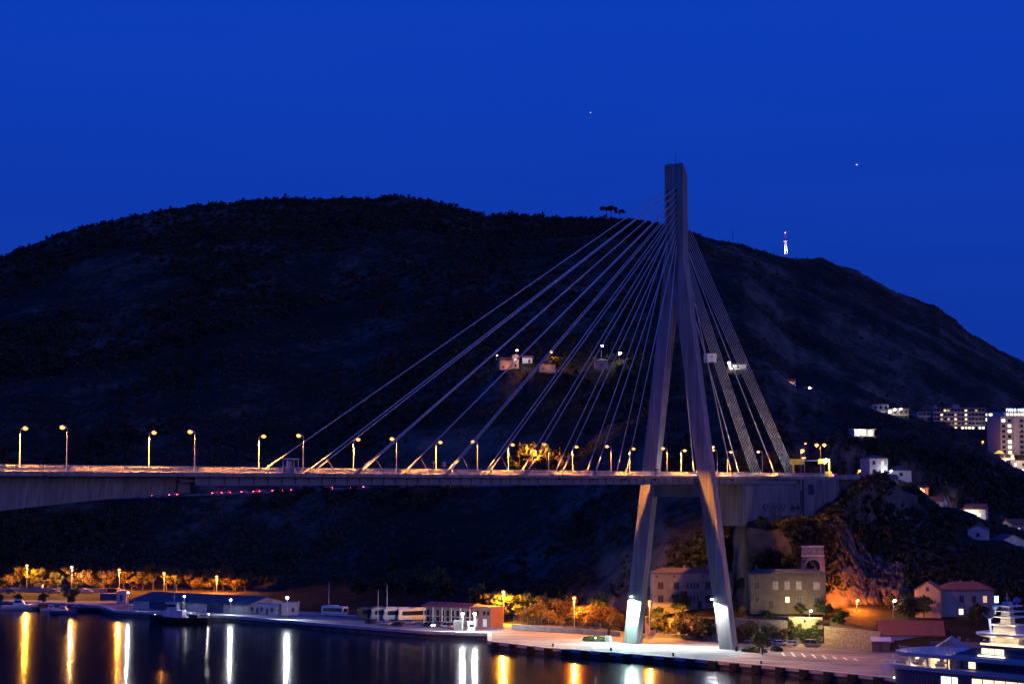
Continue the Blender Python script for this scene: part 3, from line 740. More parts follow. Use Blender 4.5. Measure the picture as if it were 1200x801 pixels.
def pole_lamp(name, label, loc, h, bulb, col, power, rb=.32, group=None, double=False, rad=.2, arm=.0, face=0.0, pr=.09, cone=None, aim=(0, 0, -1)):
    t = thing(name, label, 'street lamp', loc, face, group)
    MB().tube((0, 0, -.3), (0, 0, h-.1), pr, pr*.7, 8).build('pole', galv, t)
    for s in ((-1, 1) if double else (1,)):
        a = arm or (.9 if double else .5)
        MB().path([(0, 0, h-.15), (s*a*.5, 0, h+.12), (s*a, 0, h+.15)], .06, 6).build('arm', galv, t)
        hd = MB().loft([[(s*a-.45, -.18, h+.1), (s*a+.45, -.18, h+.1), (s*a+.45, .18, h+.1), (s*a-.45, .18, h+.1)], [(s*a-.3, -.1, h+.28), (s*a+.3, -.1, h+.28), (s*a+.3, .1, h+.28), (s*a-.3, .1, h+.28)]]).build('lamp_head', galv, t)
        MB().sphere((s*a, 0, h-.05), rb, 10, 6, (1.1, 1, .8)).build('bulb', bulb, hd)
        light(t, (s*a, -.0, h-.12-rb*.8-rad), col, power, rad, cone, aim, .6 if cone and cone < 170 else .1)
    return t
pole_lamp('street_lamp', 'single orange lamp in front of the right fan of cables at the bridge end', br(A1+1, -6.0, ZD+.1), 8.2, bulb_org, ORG, 1800, .62)
p = at_y(962, 559, 560); pole_lamp('street_lamp', 'twin headed orange lamp on a tall mast just past the bridge end', (p.x, p.y, tz_at(p.x, p.y)), zpx(521, 560)-tz_at(p.x, p.y), bulb_org, ORG, 2600, .62, double=True, arm=1.25)
p = at_y(943, 559, 590); pole_lamp('street_lamp', 'small distant orange lamp between the gantry and the twin mast', (p.x, p.y, tz_at(p.x, p.y)), zpx(519, 590)-tz_at(p.x, p.y), bulb_org, ORG, 400, .28)
p = at_y(966, 559, 548); pole_lamp('floodlight_mast', 'short mast with a glaring white floodlight at the bridge end', (p.x, p.y, tz_at(p.x, p.y)), zpx(539, 548)-tz_at(p.x, p.y), bulb_wht, WHT, 1100, .62)
p = at_y(857, 559, 520); pole_lamp('street_lamp', 'orange lamp right of the near tower leg behind a single cable', br(36, 7.6, ZD-.3), zpx(522, br(36, 7.6, 0).y)-ZD, bulb_sod, SOD, 900, .4)
# flood fixtures on the tower
def flood(label, s, z, col, power, bulb, side):
    y = s*(HALF + (0.62-HALF)/1*((z-1.5)/(HZ0-1.5))) if s > 0 else -(HALF - (HALF-.62)*((z-1.5)/(HZ0-1.5)))
    t = thing('floodlight', label, 'floodlight', br(-LD/2, y, z), BRZ, 'floodlights on the tower legs')
    MB().box(-1.0, .02, side-.06, side+.06, -.06, .06).build('bracket', dark_metal, t)
    MB().box(-1.45, -.6, side-.5, side+.5, .02, .3).build('housing', dark_metal, t)
    MB().sphere((-1.0, side, -.1), .42, 10, 6, (1, 1, .6)).build('bulb', bulb, t)
    light(t, (-1.05, side, -.4), col, power, .25, 165, (-.5, 0, -1), .25)
    return t
flood('white floodlight on the near tower leg shining down on the quay', -1, zpx(702, PC.y-12), WHT, 30000, bulb_wht, 1.9)
flood('floodlight on the far tower leg throwing a greenish white patch on the concrete', 1, zpx(696, PC.y+12), (0.62, 1.0, 0.95), 95000, mat('bulb_teal', (.8, .8, .8), .4, emit=(.7, 1, .97), es=12), 0.6)
# ================================================================== SHORE LAMPS
def shore_lamp(label, px, py, Y, z0, bulb, col, power, rb=.5, group=None, name='street_lamp', face=-math.pi/2, cone=179, aim=(0, 0, -1)):
    x = (px-600)/F*Y/cp; z1 = zpx(py, Y)
    return pole_lamp(name, label, (x, Y, z0), z1 - z0, bulb, col, power, rb, group, face=face, rad=.25, cone=cone, aim=aim)
G1 = 'orange lamps along the coast road on the left'
shore_lamp('leftmost orange lamp above the moored boats by yellow lit trees', 38, 662, 702, 4, bulb_sod, (1, .36, .02), 44000, .62, G1)
shore_lamp('pinkish white lamp on a tall pole between orange lit bushes', 90, 664, 700, 4, mat('bulb_pink', (.8, .8, .8), .4, emit=(1, .55, .32), es=4), (1, .40, .12), 44000, .62, G1)
shore_lamp('orange lamp before a steep lit bank, left of the long shed', 145, 667, 694, 4, bulb_sod, (1, .27, .02), 44000, .62, G1)
shore_lamp('orange lamp behind the left end of the long shed', 197, 671, 690, 4, bulb_sod, (1, .27, .02), 44000, .62, G1)
shore_lamp('orange lamp behind the right end of the long shed', 258, 675, 684, 4, bulb_sod, (1, .27, .02), 44000, .62, G1)
G2 = 'orange lamps along the quay road'
shore_lamp('yellow orange lamp over the big lit tree beside the red building', 590, 693, 553, 3, mat('bulb_yellow', (.8, .8, .8), .4, emit=(1, .5, .05), es=4), (1, .40, .02), 60000, .6, G2)
shore_lamp('deep orange lamp over the hedge left of the far tower leg', 672, 700, 527, 2.5, bulb_org, (1, .22, .012), 60000, .62, G2)
shore_lamp('orange lamp just right of the far tower leg', 759, 704, 500, 2.2, bulb_sod, (1, .35, .02), 32000, .5, G2)
# white quay lights
def white_light(label, px, py, Y, z0, power, rb=.5, cone=150):
    return shore_lamp(label, px, py, Y, z0, bulb_wht, WHT, power, rb, 'white working lights on the quay', 'quay_light', cone=cone, aim=(1, 0, -.55))
white_light('white light at the left corner of the long shed', 156, 693.5, 606, 2, 4000, .32)
white_light('white light on a pole before the middle of the long shed', 221, 698, 600, 2, 5000, .36)
white_light('white light on a pole before the right end of the long shed', 274.5, 702, 592, 2, 6500, .42)
white_light('glaring white light above the small white quay building', 340, 699.5, 571, 2, 11000, .5)
white_light('left one of two white lights before the red roofed terminal', 543, 718, 520, 2, 11000, .42, None)
white_light('right one of two white lights before the red roofed terminal', 557, 718.5, 517, 2, 8500, .5, None)
# dark unlit poles
for lab, px, y0, y1, Y in (('thin dark unlit mast behind the single white coach', 388, 681, 705, 590), ('plain grey unlit pole rising behind the parked coaches', 445, 690, 712, 560), ('tall unlit lamp post with a curved tip behind the parked coaches', 455.5, 685, 711, 556)):
    x = (px-600)/F*Y/cp; h = zpx(y0, Y) - 2
    t = thing('lamp_post', lab, 'pole', (x, Y, 2), 0)
    MB().tube((0, 0, -.2), (0, 0, h), .13, .07, 8).build('pole', galv, t)
    if px > 450: MB().path([(0, 0, h-.1), (-.3, 0, h+.35), (-.9, 0, h+.3)], .06, 6).build('arm', galv, t)
# hillside and right bank lamps
def hill_lamp(label, px, py, Y, h, bulb, col, power, rb, cone=None, aim=(0, 0, -1)):
    x = (px-600)/F*Y/cp; z1 = zpx(py, Y)
    return pole_lamp('street_lamp', label, (x, Y, min(z1-h, tz_at(x, Y))), max(h, z1 - tz_at(x, Y)), bulb, col, power, rb, cone=cone, aim=aim)
hill_lamp('big starry orange lamp among trees just above the bridge deck', 624, 528, 745, 5, bulb_org, (1, .33, .02), 45000, .95, 165, (0, 1, .05))
hill_lamp('yellow lamp beside a green tree on the mid slope', 645, 412, 897, 5, bulb_sod, SOD, 9000, .7)
hill_lamp('small orange lamp above the first lit house on the mid slope', 605, 410, 908, 4, bulb_warm, WARM, 3000, .6)
hill_lamp('white lamp seen between the cables on the mid slope, upper one', 704.5, 405, 905, 5, bulb_wht, (1, .85, .65), 1800, .6)
hill_lamp('white lamp seen between the cables on the mid slope, lower one', 725.5, 413.5, 900, 5, bulb_wht, (1, .85, .65), 2200, .7)
hill_lamp('white lamp behind the left fan of backstays on the mid slope', 853, 425, 900, 4, bulb_wht, (1, .88, .7), 2500, .75)
hill_lamp('small lamp behind the right fan of backstays', 887.5, 440, 905, 4, bulb_warm, WARM, 900, .5)
hill_lamp('orange starry lamp at the end of the slope houses right of the cables', 917, 445, 892, 4, bulb_sod, SOD, 7000, .75)
hill_lamp('tiny warm lamp at the left end of the slope houses', 581.5, 416, 905, 3, bulb_warm, WARM, 400, .4)
hill_lamp('small white lamp over the pale hut on the slope', 947, 454, 884, 3, bulb_wht, WHT, 500, .5)
hill_lamp('white lamp hanging low on the far road under the deck', 526.5, 568.5, 785, 4, bulb_warm, (1, .8, .5), 1500, .6)
hill_lamp('white lamp at the foot of the rock face beside the lit bank', 1041, 703, 486, 4, mat('bulb_soft', (.8, .8, .8), .4, emit=(1, .95, .75), es=14), (1, .9, .55), 700, .4)
hill_lamp('lamp on the terrace above the ivy covered yellow wall', 944, 715, 484, 1.5, mat('bulb_soft', (.8, .8, .8), .4), (1, .9, .6), 130, .35)
hill_lamp('orange street lamp at the foot of the tower hotel', 1182, 533.5, 872, 5, bulb_org, (1, .55, .25), 7000, .8)
# ================================================================== TREES
def tr(kind, label, px, Y, h, **k):
    p = ground(px, Y); p.z = max(p.z, 1.9) - .15
    return tree(kind, label, p, h, **k)
tr('broad_tree', 'wide tree glowing yellow under the leftmost coast lamp', 45, 708, 8.5, wide=1.3)
tr('shrub', 'low dark bush left of the leftmost coast lamp', 14, 706, 6.0)
tr('broad_tree', 'orange lit tree right of the leftmost coast lamp', 74, 709, 7.0)
tr('shrub', 'orange lit bush between the two left coast lamps', 102, 710, 7.5)
tr('shrub', 'wide lit bush left of the steep bank lamp', 121, 708, 7.0, wide=1.3)
tr('dry_tree', 'bare looking tree at the steep bank lamp', 150, 704, 10.5)
tr('broad_tree', 'tall orange tree behind the shed end light', 172, 704, 9.5)
tr('dry_tree', 'golden tree directly behind the second shed lamp', 200, 699, 10.5)
tr('broad_tree', 'golden tree filling the gap right of the second shed lamp', 212, 700, 9.0, wide=1.2)
tr('shrub', 'dim bush between the two golden shed trees', 230, 700, 7.0)
tr('broad_tree', 'bright golden tree behind the right end of the long shed', 256, 694, 9.0, wide=1.25)
tr('shrub', 'orange bush right of the bright golden shed tree', 277, 692, 7.5)
tr('green_tree', 'big dark green tree behind the terminal roof, left one', 490, 615, 13, wide=1.15)
tr('green_tree', 'big dark green tree behind the terminal roof, right one', 520, 606, 14, wide=1.1)
tr('green_tree', 'dark tree in the gap behind the parked coaches', 462, 640, 11)
tr('green_tree', 'dark tree behind the single white coach', 418, 655, 9)
tr('broad_tree', 'large yellow tree under the lamp beside the red terminal', 590, 556.5, 8.8, wide=1.2)
tr('broad_tree', 'yellow tree right of the lamp beside the red terminal', 611, 560, 9.0)
tr('green_tree', 'tall dim tree behind the yellow terminal tree', 566, 578, 10.5)
tr('shrub', 'orange hedge bush nearest to the yellow terminal tree', 631, 552, 7.2)
tr('shrub', 'broad orange hedge bush left of the deep orange lamp', 652, 543, 7.0, wide=1.25)
tr('broad_tree', 'orange tree right behind the deep orange lamp', 676, 535, 7.2, wide=1.3)
tr('shrub', 'orange hedge bush right of the deep orange lamp', 696, 531, 7.4, wide=1.2)
tr('shrub', 'dim brown hedge bush left of the far tower leg', 717, 527, 7.0, wide=1.1)
tr('cypress_tree', 'slim dark cypress beside the far tower leg', 712, 497, 5.2)
tr('broad_tree', 'yellow green tree just right of the far tower leg', 766, 508, 7.2, wide=1.25)
tr('shrub', 'dark bush under the long cream house windows', 787, 505, 7.0)
tr('shrub', 'orange bush left of the near tower leg', 806, 499, 6.5, wide=1.2)
tr('broad_tree', 'orange tree right behind the near tower leg', 832, 494, 6.5, wide=1.2)
tr('shrub', 'orange bush right of the near tower leg', 872, 487, 6.4)
tr('dry_tree', 'dim brown tree between the near leg and the ivy wall', 900, 485.5, 6, wide=1.2)
tr('green_tree', 'dark round tree on the planted island before the parked cars', 889, 452, 7.6, wide=.85)
tr('green_tree', 'dark tree standing before the second storey of the east house', 893, 489, 6.5)
tr('green_tree', 'dark tree between the ivy wall and the boathouse roof', 976, 482, 5.5, wide=1.2)

tr('green_tree', 'dark tree behind the red boathouse roof', 1055, 480, 8.0, wide=1.3)
tr('broad_tree', 'small yellow lit tree at the rock face lamp', 1036, 498, 4.0)
tr('green_tree', 'dark tree before the cream house by the yacht', 1136, 478, 6.0, wide=1.3)
tr('green_tree', 'dark tree left of the cream house by the yacht', 1075, 490, 6.5, wide=1.2)
tr('broad_tree', 'yellow green tree beside the starry lamp on the mid slope', 651, 898, 9.5, wide=1.2)
tr('broad_tree', 'orange lit tree left of the starry lamp above the deck', 606, 752, 19, wide=.9)
tr('broad_tree', 'orange lit tree right of the starry lamp above the deck', 629, 753, 19.5, wide=1.0)
tr('shrub', 'dim orange bush at the right of the lamp above the deck', 644, 752, 15)
tr('broad_tree', 'orange lit tree behind the deck right of the near leg', 866, 580, 10, wide=1.4)
tr('shrub', 'orange bush behind the deck left of the right cable fan', 884, 585, 9)
tr('broad_tree', 'orange bush behind the yellow road gantry', 927, 600, 9)
# umbrella pines on the ridge
for lab, px, s_ in (('left umbrella pine of the trio on the ridge', 712, 10.5), ('middle umbrella pine of the trio on the ridge', 717.5, 10), ('right umbrella pine of the trio on the ridge, set apart', 728, 9)):
    Y = 1462; x = (px-600)/F*Y/cp
    tree('umbrella_pine', lab, (x, Y, tz_at(x, Y)-.5), s_*1.15)
# planted islands
def hedge(name, label, px, py, w, d, h, m, cat='hedge'):
    p = at_z(px, py, QZ); rs = np.random.default_rng(int(px)); n = int(w*d*70)
    t = thing(name, label, cat, p, -.5)
    MB().prism([(w/2*math.cos(a)*1.04, d/2*math.sin(a)*1.04) for a in [k*math.pi/8 for k in range(16)]], 0, .18).build('kerb', concrete, t)
    r = np.sqrt(rs.random(n)); a = rs.random(n)*6.283; z = rs.random(n)*h*(1 - r**3*.5)
    c = np.stack([r*np.cos(a)*w/2, r*np.sin(a)*d/2, z+.1], 1)
    u = rs.normal(0, 1, (n, 3)); u /= np.linalg.norm(u, axis=1)[:, None]; v = np.cross(u, rs.normal(0, 1, (n, 3))); v /= np.linalg.norm(v, axis=1)[:, None]
    V = np.stack([c-u*.28, c+v*.16, c+u*.28, c-v*.16], 1).reshape(-1, 3)
    np_mesh('foliage', V, np.arange(len(V)).reshape(-1, 4), m, t); return t
hedge('hedge', 'long low green hedge left of the far tower leg', 697, 751, 7.5, 3, 1.5, leaf_b)
hedge('hedge', 'low dark hedge around the tree on the planted island', 884, 763.5, 7, 4.5, 1.1, leaf_b)
hedge('hedge', 'small round dark hedge right of the planted island', 910, 763, 3.2, 3, 1.3, leaf_b)
# ================================================================== BUILDINGS
def window(t, face, u, z, w, h, W_, D_, kind):
    """face: f (front, -y) l (-x) r (+x); u along the face"""
    fr = 0.11
    def P(a, out, zz):
        if face == 'f': return (a, -D_/2 - out, zz)
        if face == 'l': return (-W_/2 - out, a, zz)
        return (W_/2 + out, a, zz)
    def bx(a0, a1, o0, o1, z0, z1, mb):
        c0 = P(a0, o0, z0); c1 = P(a1, o1, z1)
        mb.box(min(c0[0], c1[0]), max(c0[0], c1[0]), min(c0[1], c1[1]), max(c0[1], c1[1]), min(z0, z1), max(z0, z1))
    mb = MB(); bx(u-w/2-fr, u-w/2, .0, .09, z-h/2-fr, z+h/2+fr, mb); bx(u+w/2, u+w/2+fr, .0, .09, z-h/2-fr, z+h/2+fr, mb)
    bx(u-w/2, u+w/2, .0, .09, z+h/2, z+h/2+fr, mb); bx(u-w/2-.1, u+w/2+.1, .0, .2, z-h/2-fr, z-h/2, mb); bx(u-.03, u+.03, .03, .07, z-h/2, z+h/2, mb)
    f = mb.build('window', stone if kind != 'l' else plaster_w, t)
    p = MB(); bx(u-w/2, u+w/2, .012, .03, z-h/2, z+h/2, p)
    p.build('pane', {'d': glass_d, 's': shutter, 'p': shutter_l, 'l': lit_win, 'w': lit_white, 'o': lit_dim}[kind], f)
def door(t, u, w, h, D_, m=shutter):
    d = MB().box(u-w/2, u+w/2, -D_/2-.06, -D_/2-.005, 0.05, h).build('door', m, t)
    MB().box(u+w*.32, u+w*.38, -D_/2-.11, -D_/2-.06, h*.45, h*.5).build('handle', galv, d)
def house(name, label, cat, loc, rz, w, d, h, roof, rh, wm, rm, wins=(), doors=(), chim=(), ov=.35, depth=1.5, trim=True):
    t = thing(name, label, cat, loc, rz)
    MB().box(-w/2, w/2, -d/2, d/2, -depth, h).build('wall', wm, t)
    W2 = w/2 + ov; D2 = d/2 + ov; rf = MB()
    if roof == 'hip':
        i = min(W2, D2)
        a = [(-W2, -D2, h), (W2, -D2, h), (W2, D2, h), (-W2, D2, h)]
        e = [(-W2, -D2, h+.16), (W2, -D2, h+.16), (W2, D2, h+.16), (-W2, D2, h+.16)]
        if W2 >= D2: r = [(-W2+i, 0, h+rh), (W2-i+.001, 0, h+rh)]
        else: r = [(0, -D2+i, h+rh), (0, D2-i+.001, h+rh)]
        if W2 >= D2: fs = [(4, 5, 9, 8), (5, 6, 9), (6, 7, 8, 9), (7, 4, 8)]
        else: fs = [(4, 5, 8), (5, 6, 9, 8), (6, 7, 9), (7, 4, 8, 9)]
        rf.add(a + e + r, [(0, 3, 2, 1), (0, 1, 5, 4), (1, 2, 6, 5), (2, 3, 7, 6), (3, 0, 4, 7)] + fs)
    elif roof == 'gable':      # ridge along x
        rf.extx([(-D2, h-.02), (-D2, h+.18), (0, h+rh+.18), (D2, h+.18), (D2, h-.02), (0, h+rh-.02)], -W2, W2)
        MB().extx([(-d/2, h), (0, h+rh-.1), (d/2, h)], -w/2+.01, w/2-.01).build('gable', wm, t)
    elif roof == 'gablef':     # ridge along y, gable towards the front
        rf.extr([(-W2, h-.02), (-W2, h+.18), (0, h+rh+.18), (W2, h+.18), (W2, h-.02), (0, h+rh-.02)], -D2, D2)
        MB().extr([(-w/2, h), (0, h+rh-.1), (w/2, h)], -d/2+.01, d/2-.01).build('gable', wm, t)
    elif roof == 'shed':
        rf.extx([(-D2, h-.02), (-D2, h+.2), (D2, h+rh+.2), (D2, h+rh-.02)], -W2, W2)
        MB().extx([(-d/2, h), (d/2, h), (d/2, h+rh-.05)], -w/2+.01, w/2-.01).build('gable', wm, t)
    else:
        rf.box(-W2, W2, -D2, D2, h, h+.3)
    ro = rf.build('roof', rm, t)
    for (cx, cy, ch) in chim: 
        c = MB().box(cx-.35, cx+.35, cy-.3, cy+.3, h+.1, h+rh+ch).build('chimney', wm, ro)
        MB().box(cx-.45, cx+.45, cy-.4, cy+.4, h+rh+ch, h+rh+ch+.15).build('chimney_cap', rm, c) if False else None
    if trim and w > 8: MB().box(-w/2-.08, w/2+.08, -d/2-.08, d/2+.08, h-.35, h-.01).build('cornice', wm, t)
    for wi in wins: window(t, *wi[:5], w, d, wi[5])
    for (u, dw, dh) in doors: door(t, u, dw, dh, d)
    return t
def face_cam(p, extra=0.0): return -math.atan2(p.x, p.y)*0 + extra
# long cream house behind the tower
p = SITES['long_house']; sc_ = p.y/F
def bw(px): return px*sc_
wins = []
for u in (-17.5, -9, 8, 18.0): wins += [('f', bw(u*2.15), 6.9, 1.6, 2.0, 's')]
for u in (-17.5, -9, 8, 18.0): wins += [('f', bw(u*2.15), 3.0, 1.6, 2.1, 's')]
for k in range(4): wins += [('f', bw(-6.2 + 3.9*k), 6.9, .5, 1.8, 's'), ('f', bw(-6.2 + 3.9*k), 3.0, .5, 1.9, 's')]
for u in (-42, -22, 12, 30): wins += [('f', bw(u), 9.6, .6, .45, 's')]
wins += [('r', 0, 6.9, 1.1, 1.6, 's'), ('r', 0, 3.0, 1.1, 1.6, 's')]
LONGH = house('long_house', 'long three storey cream house with dark shutters behind the tower legs', 'house', p + Vector((0, 3.2, 0)), 0.02, bw(94), 6.4, 10.6, 'hip', 1.5, plaster, tile_d, wins, [(2, 1.3, 2.4)], [(-2, 1, .7), (5, 1.5, .7)])
p = SITES['east_house']; sc_ = p.y/F
wins = [('f', bw(u), 6.6, 1.45, 2.2, k) for u, k in ((-36, 's'), (-14.5, 'p'), (-1, 'p'), (12.5, 'p'))] + [('f', bw(33), 6.5, 1.75, 2.0, 'p'), ('f', bw(-1), 2.6, 1.0, 1.5, 'l'), ('f', bw(13), 2.4, 1.2, 1.8, 's'), ('f', bw(33), 2.4, 1.6, 1.8, 's'), ('f', bw(-36), 2.6, 1.2, 1.7, 's')]
wins += [('f', bw(u), 9.1, .6, .45, 's') for u in (-34, -12, 14, 34)]
house('east_house', 'grey brown house with pale shutters and one yellow lit window', 'house', p + Vector((0, 2.4, 0)), -0.02, bw(87), 4.8, 9.9, 'hip', 1.3, plaster_g, metal_roof, wins, [(bw(-20), 1.2, 2.2)], [(8.4, 1.0, .6), (-8.5, .8, .9)])
# tunnel portal in the cliff
pp = at_y(953, 676, 496)
t = thing('tunnel_portal', 'pale stone portal with a closed round arch high in the dark cliff', 'portal', pp, 0.05)
pw_ = 3.1; ph = 8.6
arch = [(1.95*math.cos(a), 3.4 + 1.7*math.sin(a)) for a in [math.pi*k/12 for k in range(13)]]
outline = [(-pw_-.6, -1), (-1.95, -1)] + [(x, z) for x, z in reversed(arch)] + [(1.95, -1), (pw_+.6, -1), (pw_, ph), (-pw_, ph)]
MB().extr(outline, 0, 2.5).build('stone_surround', stone, t)
MB().extr([(-1.95, -1)] + [(x, z) for x, z in reversed(arch)] + [(1.95, -1)], .8, 1.2).build('arch_infill', mat('infill', (0.2, .17, .14), .9, var=.3, scale=2, bump=.4), t)
MB().extr([(-pw_-.3, 6.0), (pw_+.3, 6.0), (pw_+.3, 6.4), (-pw_-.3, 6.4)], -.18, -.01).build('string_course', plaster_w, t)
MB().extr([(-pw_-.2, ph+.005), (pw_+.2, ph+.005), (pw_+.1, ph+.4), (-pw_-.1, ph+.4)], -.2, 2.6).build('coping', plaster_w, t)
for a in [math.pi*(k+.5)/9 for k in range(9)]:
    c, s_ = math.cos(a), math.sin(a)
    q = [(1.97*c*1.0 - s_*0 , 3.4+1.72*s_)]
    a0 = a - .16; a1 = a + .16
    MB().extr([(1.97*math.cos(a0), 3.4+1.72*math.sin(a0)), (1.97*math.cos(a1), 3.4+1.72*math.sin(a1)), (2.5*math.cos(a1), 3.4+2.2*math.sin(a1)), (2.5*math.cos(a0), 3.4+2.2*math.sin(a0))], -.12, -.005).build('arch_stone', plaster, t)
# ivy wall lit yellow
pa = at_z(925, 753.4, 2.0); pb = at_z(964, 753.9, 2.0); mid = (pa+pb)/2; wl = (pb-pa).length
t = thing('ivy_wall', 'tall stone retaining wall half covered in ivy and lit yellow', 'wall', mid, math.atan2(pb.y-pa.y, pb.x-pa.x))
MB().box(-wl/2, wl/2, 0, 1.0, -.5, 7.0).build('stone_face', stone, t)
MB().box(-wl/2-.1, wl/2+.1, -.12, 1.1, 7.0, 7.3).build('coping', plaster_w, t)
MB().box(wl/2-.45, wl/2+.05, -.18, -.01, 0, 7.0).build('buttress', plaster, t)
rs = np.random.default_rng(5); n = 2600
c = np.stack([rs.uniform(-wl/2, wl/2, n), -.05-rs.random(n)*.5, rs.random(n)*6.6], 1); keep = fbm(c[:, 0]/2.2, c[:, 2]/1.6) > .46; c = c[keep]; n = len(c)
u = rs.normal(0, 1, (n, 3)); u /= np.linalg.norm(u, axis=1)[:, None]; v = np.cross(u, rs.normal(0, 1, (n, 3))); v /= np.linalg.norm(v, axis=1)[:, None]
V = np.stack([c-u*.24, c+v*.15, c+u*.24, c-v*.15], 1).reshape(-1, 3)
np_mesh('ivy', V, np.arange(len(V)).reshape(-1, 4), leaf_b, t, kind='stuff')
light(t, (-0.5, -4.0, 7.6), (1, .72, .24), 4200, .3)
for k, (u_, z_) in enumerate([]): pass
# lower retaining walls left of it, along the road behind the apron
def seg_wall(label, a, b, h, th, m, name='retaining_wall', posts=False):
    d = (b-a); L_ = d.length
    t = thing(name, label, 'wall', a, math.atan2(d.y, d.x))
    MB().box(0, L_, 0, th, -.5, h).build('wall_face', m, t)
    MB().box(-.05, L_+.05, -.08, th+.08, h, h+.18).build('coping', concrete, t)
    return t
seg_wall('long low grey wall along the ramp behind the apron', at_z(600, 736.5, 2.0), at_z(727, 745.5, 2.0), 1.3, .4, concrete_dark)
seg_wall('low grey wall between the tower legs', at_z(768, 746.5, 2.0), at_z(838, 749.5, 2.0), 1.0, .4, concrete_dark)
seg_wall('tall stone retaining wall behind the near tower leg and parked cars', at_z(846, 751, 2.0), at_z(924, 753.4, 2.0), 6.3, .7, stone)
seg_wall('dark retaining wall right of the ivy wall', at_z(966, 754.2, 2.0), at_z(1032, 762, 2.0), 4.8, .7, stone)
seg_wall('stone retaining wall lit orange between the tower legs', at_z(756, 742.5, 2.0), at_z(845, 750.8, 2.0), 5.2, .6, stone)
seg_wall('long low wall lit orange along the left coast road', Vector(((-40-600)/F*700, 698, 3.2)), Vector(((150-600)/F*690, 690, 3.2)), 1.3, .5, plaster)
# long shed
def local_from(a, b): return math.atan2(b.y-a.y, b.x-a.x)
a = at_z(156, 712.5, QZ); b = at_z(291, 719, QZ); d = b-a; L_ = d.length
t = thing('long_shed', 'long low quay shed with a dark blue metal roof', 'shed', (a+b)/2, local_from(a, b))
D_ = 20.0; hh = 3.1
MB().box(-L_/2, L_/2, 0, D_, -.3, hh).build('wall', plaster_w, t)
MB().extx([(-.9, hh-.05), (-.9, hh+.12), (D_/2, hh+2.4), (D_+.9, hh+.12), (D_+.9, hh-.05), (D_/2, hh+2.2)], -L_/2-.6, L_/2+.6).build('roof', metal_roof, t)
MB().extx([(0, hh), (D_/2, hh+2.1), (D_, hh)], L_/2-.3, L_/2-.02).build('gable', plaster_w, t)
MB().extx([(0, hh), (D_/2, hh+2.1), (D_, hh)], -L_/2+.02, -L_/2+.3).build('gable', plaster_w, t)
for k in range(14): 
    x = -L_/2 + L_*(k+.5)/14; MB().beam((x, -.85, hh+.18), (x, D_/2, hh+2.47), .12, .10).build('roof_seam', metal_roof, t)
for (u, w, m) in ((-L_*.27, L_*.17, mat('door_blue', (.04, .06, .16), .6)), (L_*.22, L_*.14, MATS['door_blue']), (-.05*L_, 3.4, galv)): 
    MB().box(u-w/2, u+w/2, -.08, -.01, 0, 2.8).build('sliding_door', m, t)
for u in (-.42, -.1, .08, .36, .46): MB().box(u*L_-.07, u*L_+.07, -.14, -.005, 0, hh-.1).build('downpipe', galv, t)
# small white quay building with a taller block
a = at_z(295, 718.5, QZ); b = at_z(329, 720.5, QZ); L_ = (b-a).length
house('quay_office', 'low white office with small dark windows on the quay', 'office', (a+b)/2 + Vector((0, 3, 0)), local_from(a, b), L_, 6, 3.0, 'flat', 0, plaster_w, galv,
      [('f', -L_*.32, 1.7, .9, 1.1, 'd'), ('f', .1, 1.7, .9, 1.1, 'd'), ('f', L_*.36, 1.7, .9, 1.1, 'd')], [(-L_*.14, 1.0, 2.1), (L_*.2, 1.0, 2.1)], ov=.25, depth=.3)
a = at_z(329.5, 720.5, QZ); b = at_z(348.5, 720.5, QZ); L_ = (b-a).length
house('transformer_house', 'square white block at the end of the quay office under the glaring light', 'building', (a+b)/2 + Vector((0, 2.7, 0)), local_from(a, b), L_, 5, 4.0, 'flat', 0, plaster_w, plaster_w, [('f', 1.2, 1.9, .8, 1.2, 's')], [], ov=.12, depth=.3)
# white kiosk with blue container on the left
p = at_z(128, 710, QZ); house('kiosk', 'small white hut with one bright wall beside a blue container', 'hut', p + Vector((0, 20, .8)), .1, 3.4, 3.4, 3.4, 'flat', 0, plaster_w, galv, [], [(0, .9, 2.1)], ov=.1)
p = at_z(112, 710, QZ) + Vector((0, 20, .8)); t = thing('container', 'blue shipping container beside the small white hut', 'container', p, .1)
blue_c = mat('container_blue', (.05, .09, .22), .5); MB().box(-3, 3, -1.22, 1.22, .05, 2.65).build('box', blue_c, t)
for k in range(18): MB().box(-2.9+.34*k, -2.75+.34*k, -1.27, -1.215, .2, 2.5).build('rib', blue_c, t)
p = at_z(27, 700, QZ) + Vector((0, 22, 1.0)); house('ticket_hut', 'small dark hut with a flat roof under the leftmost coast lamp', 'hut', p, .05, 3.2, 3, 2.9, 'flat', 0, plaster, dark_metal, [('f', .7, 1.6, .8, .9, 'd')], [(-.7, .8, 2)], ov=.3)
# red roofed terminal
a = at_z(497, 734, QZ) + Vector((0, 11, 0)); b = at_z(576, 738, QZ) + Vector((0, 11, 0)); L_ = (b-a).length
red_p = mat('red_render', (.20, .10, .09), .85, var=.12, scale=.6)
t = thing('terminal', 'long low terminal with a red roof, white columns and a red end block', 'building', (a+b)/2, local_from(a, b))
MB().box(-L_/2, L_*.22, 0, 7, -.3, 5.6).build('glazed_hall', mat('hall_wall', (.25, .22, .21), .6), t)
MB().box(L_*.22+.01, L_/2, -.6, 7, -.3, 6.2).build('end_block', red_p, t)
MB().extx([(-2.0, 5.61), (-2.0, 6.0), (3.0, 7.0), (7.4, 6.1), (7.4, 5.61)], -L_/2-.5, L_*.22-.01).build('roof', mat('red_roof', (.20, .05, .04), .6, var=.15), t)
for k in range(6):
    u = -L_/2 + .3 + (L_*.7)*k/5; MB().box(u-.13, u+.13, -1.8, -1.54, -.1, 5.61).build('column', white_p, t)
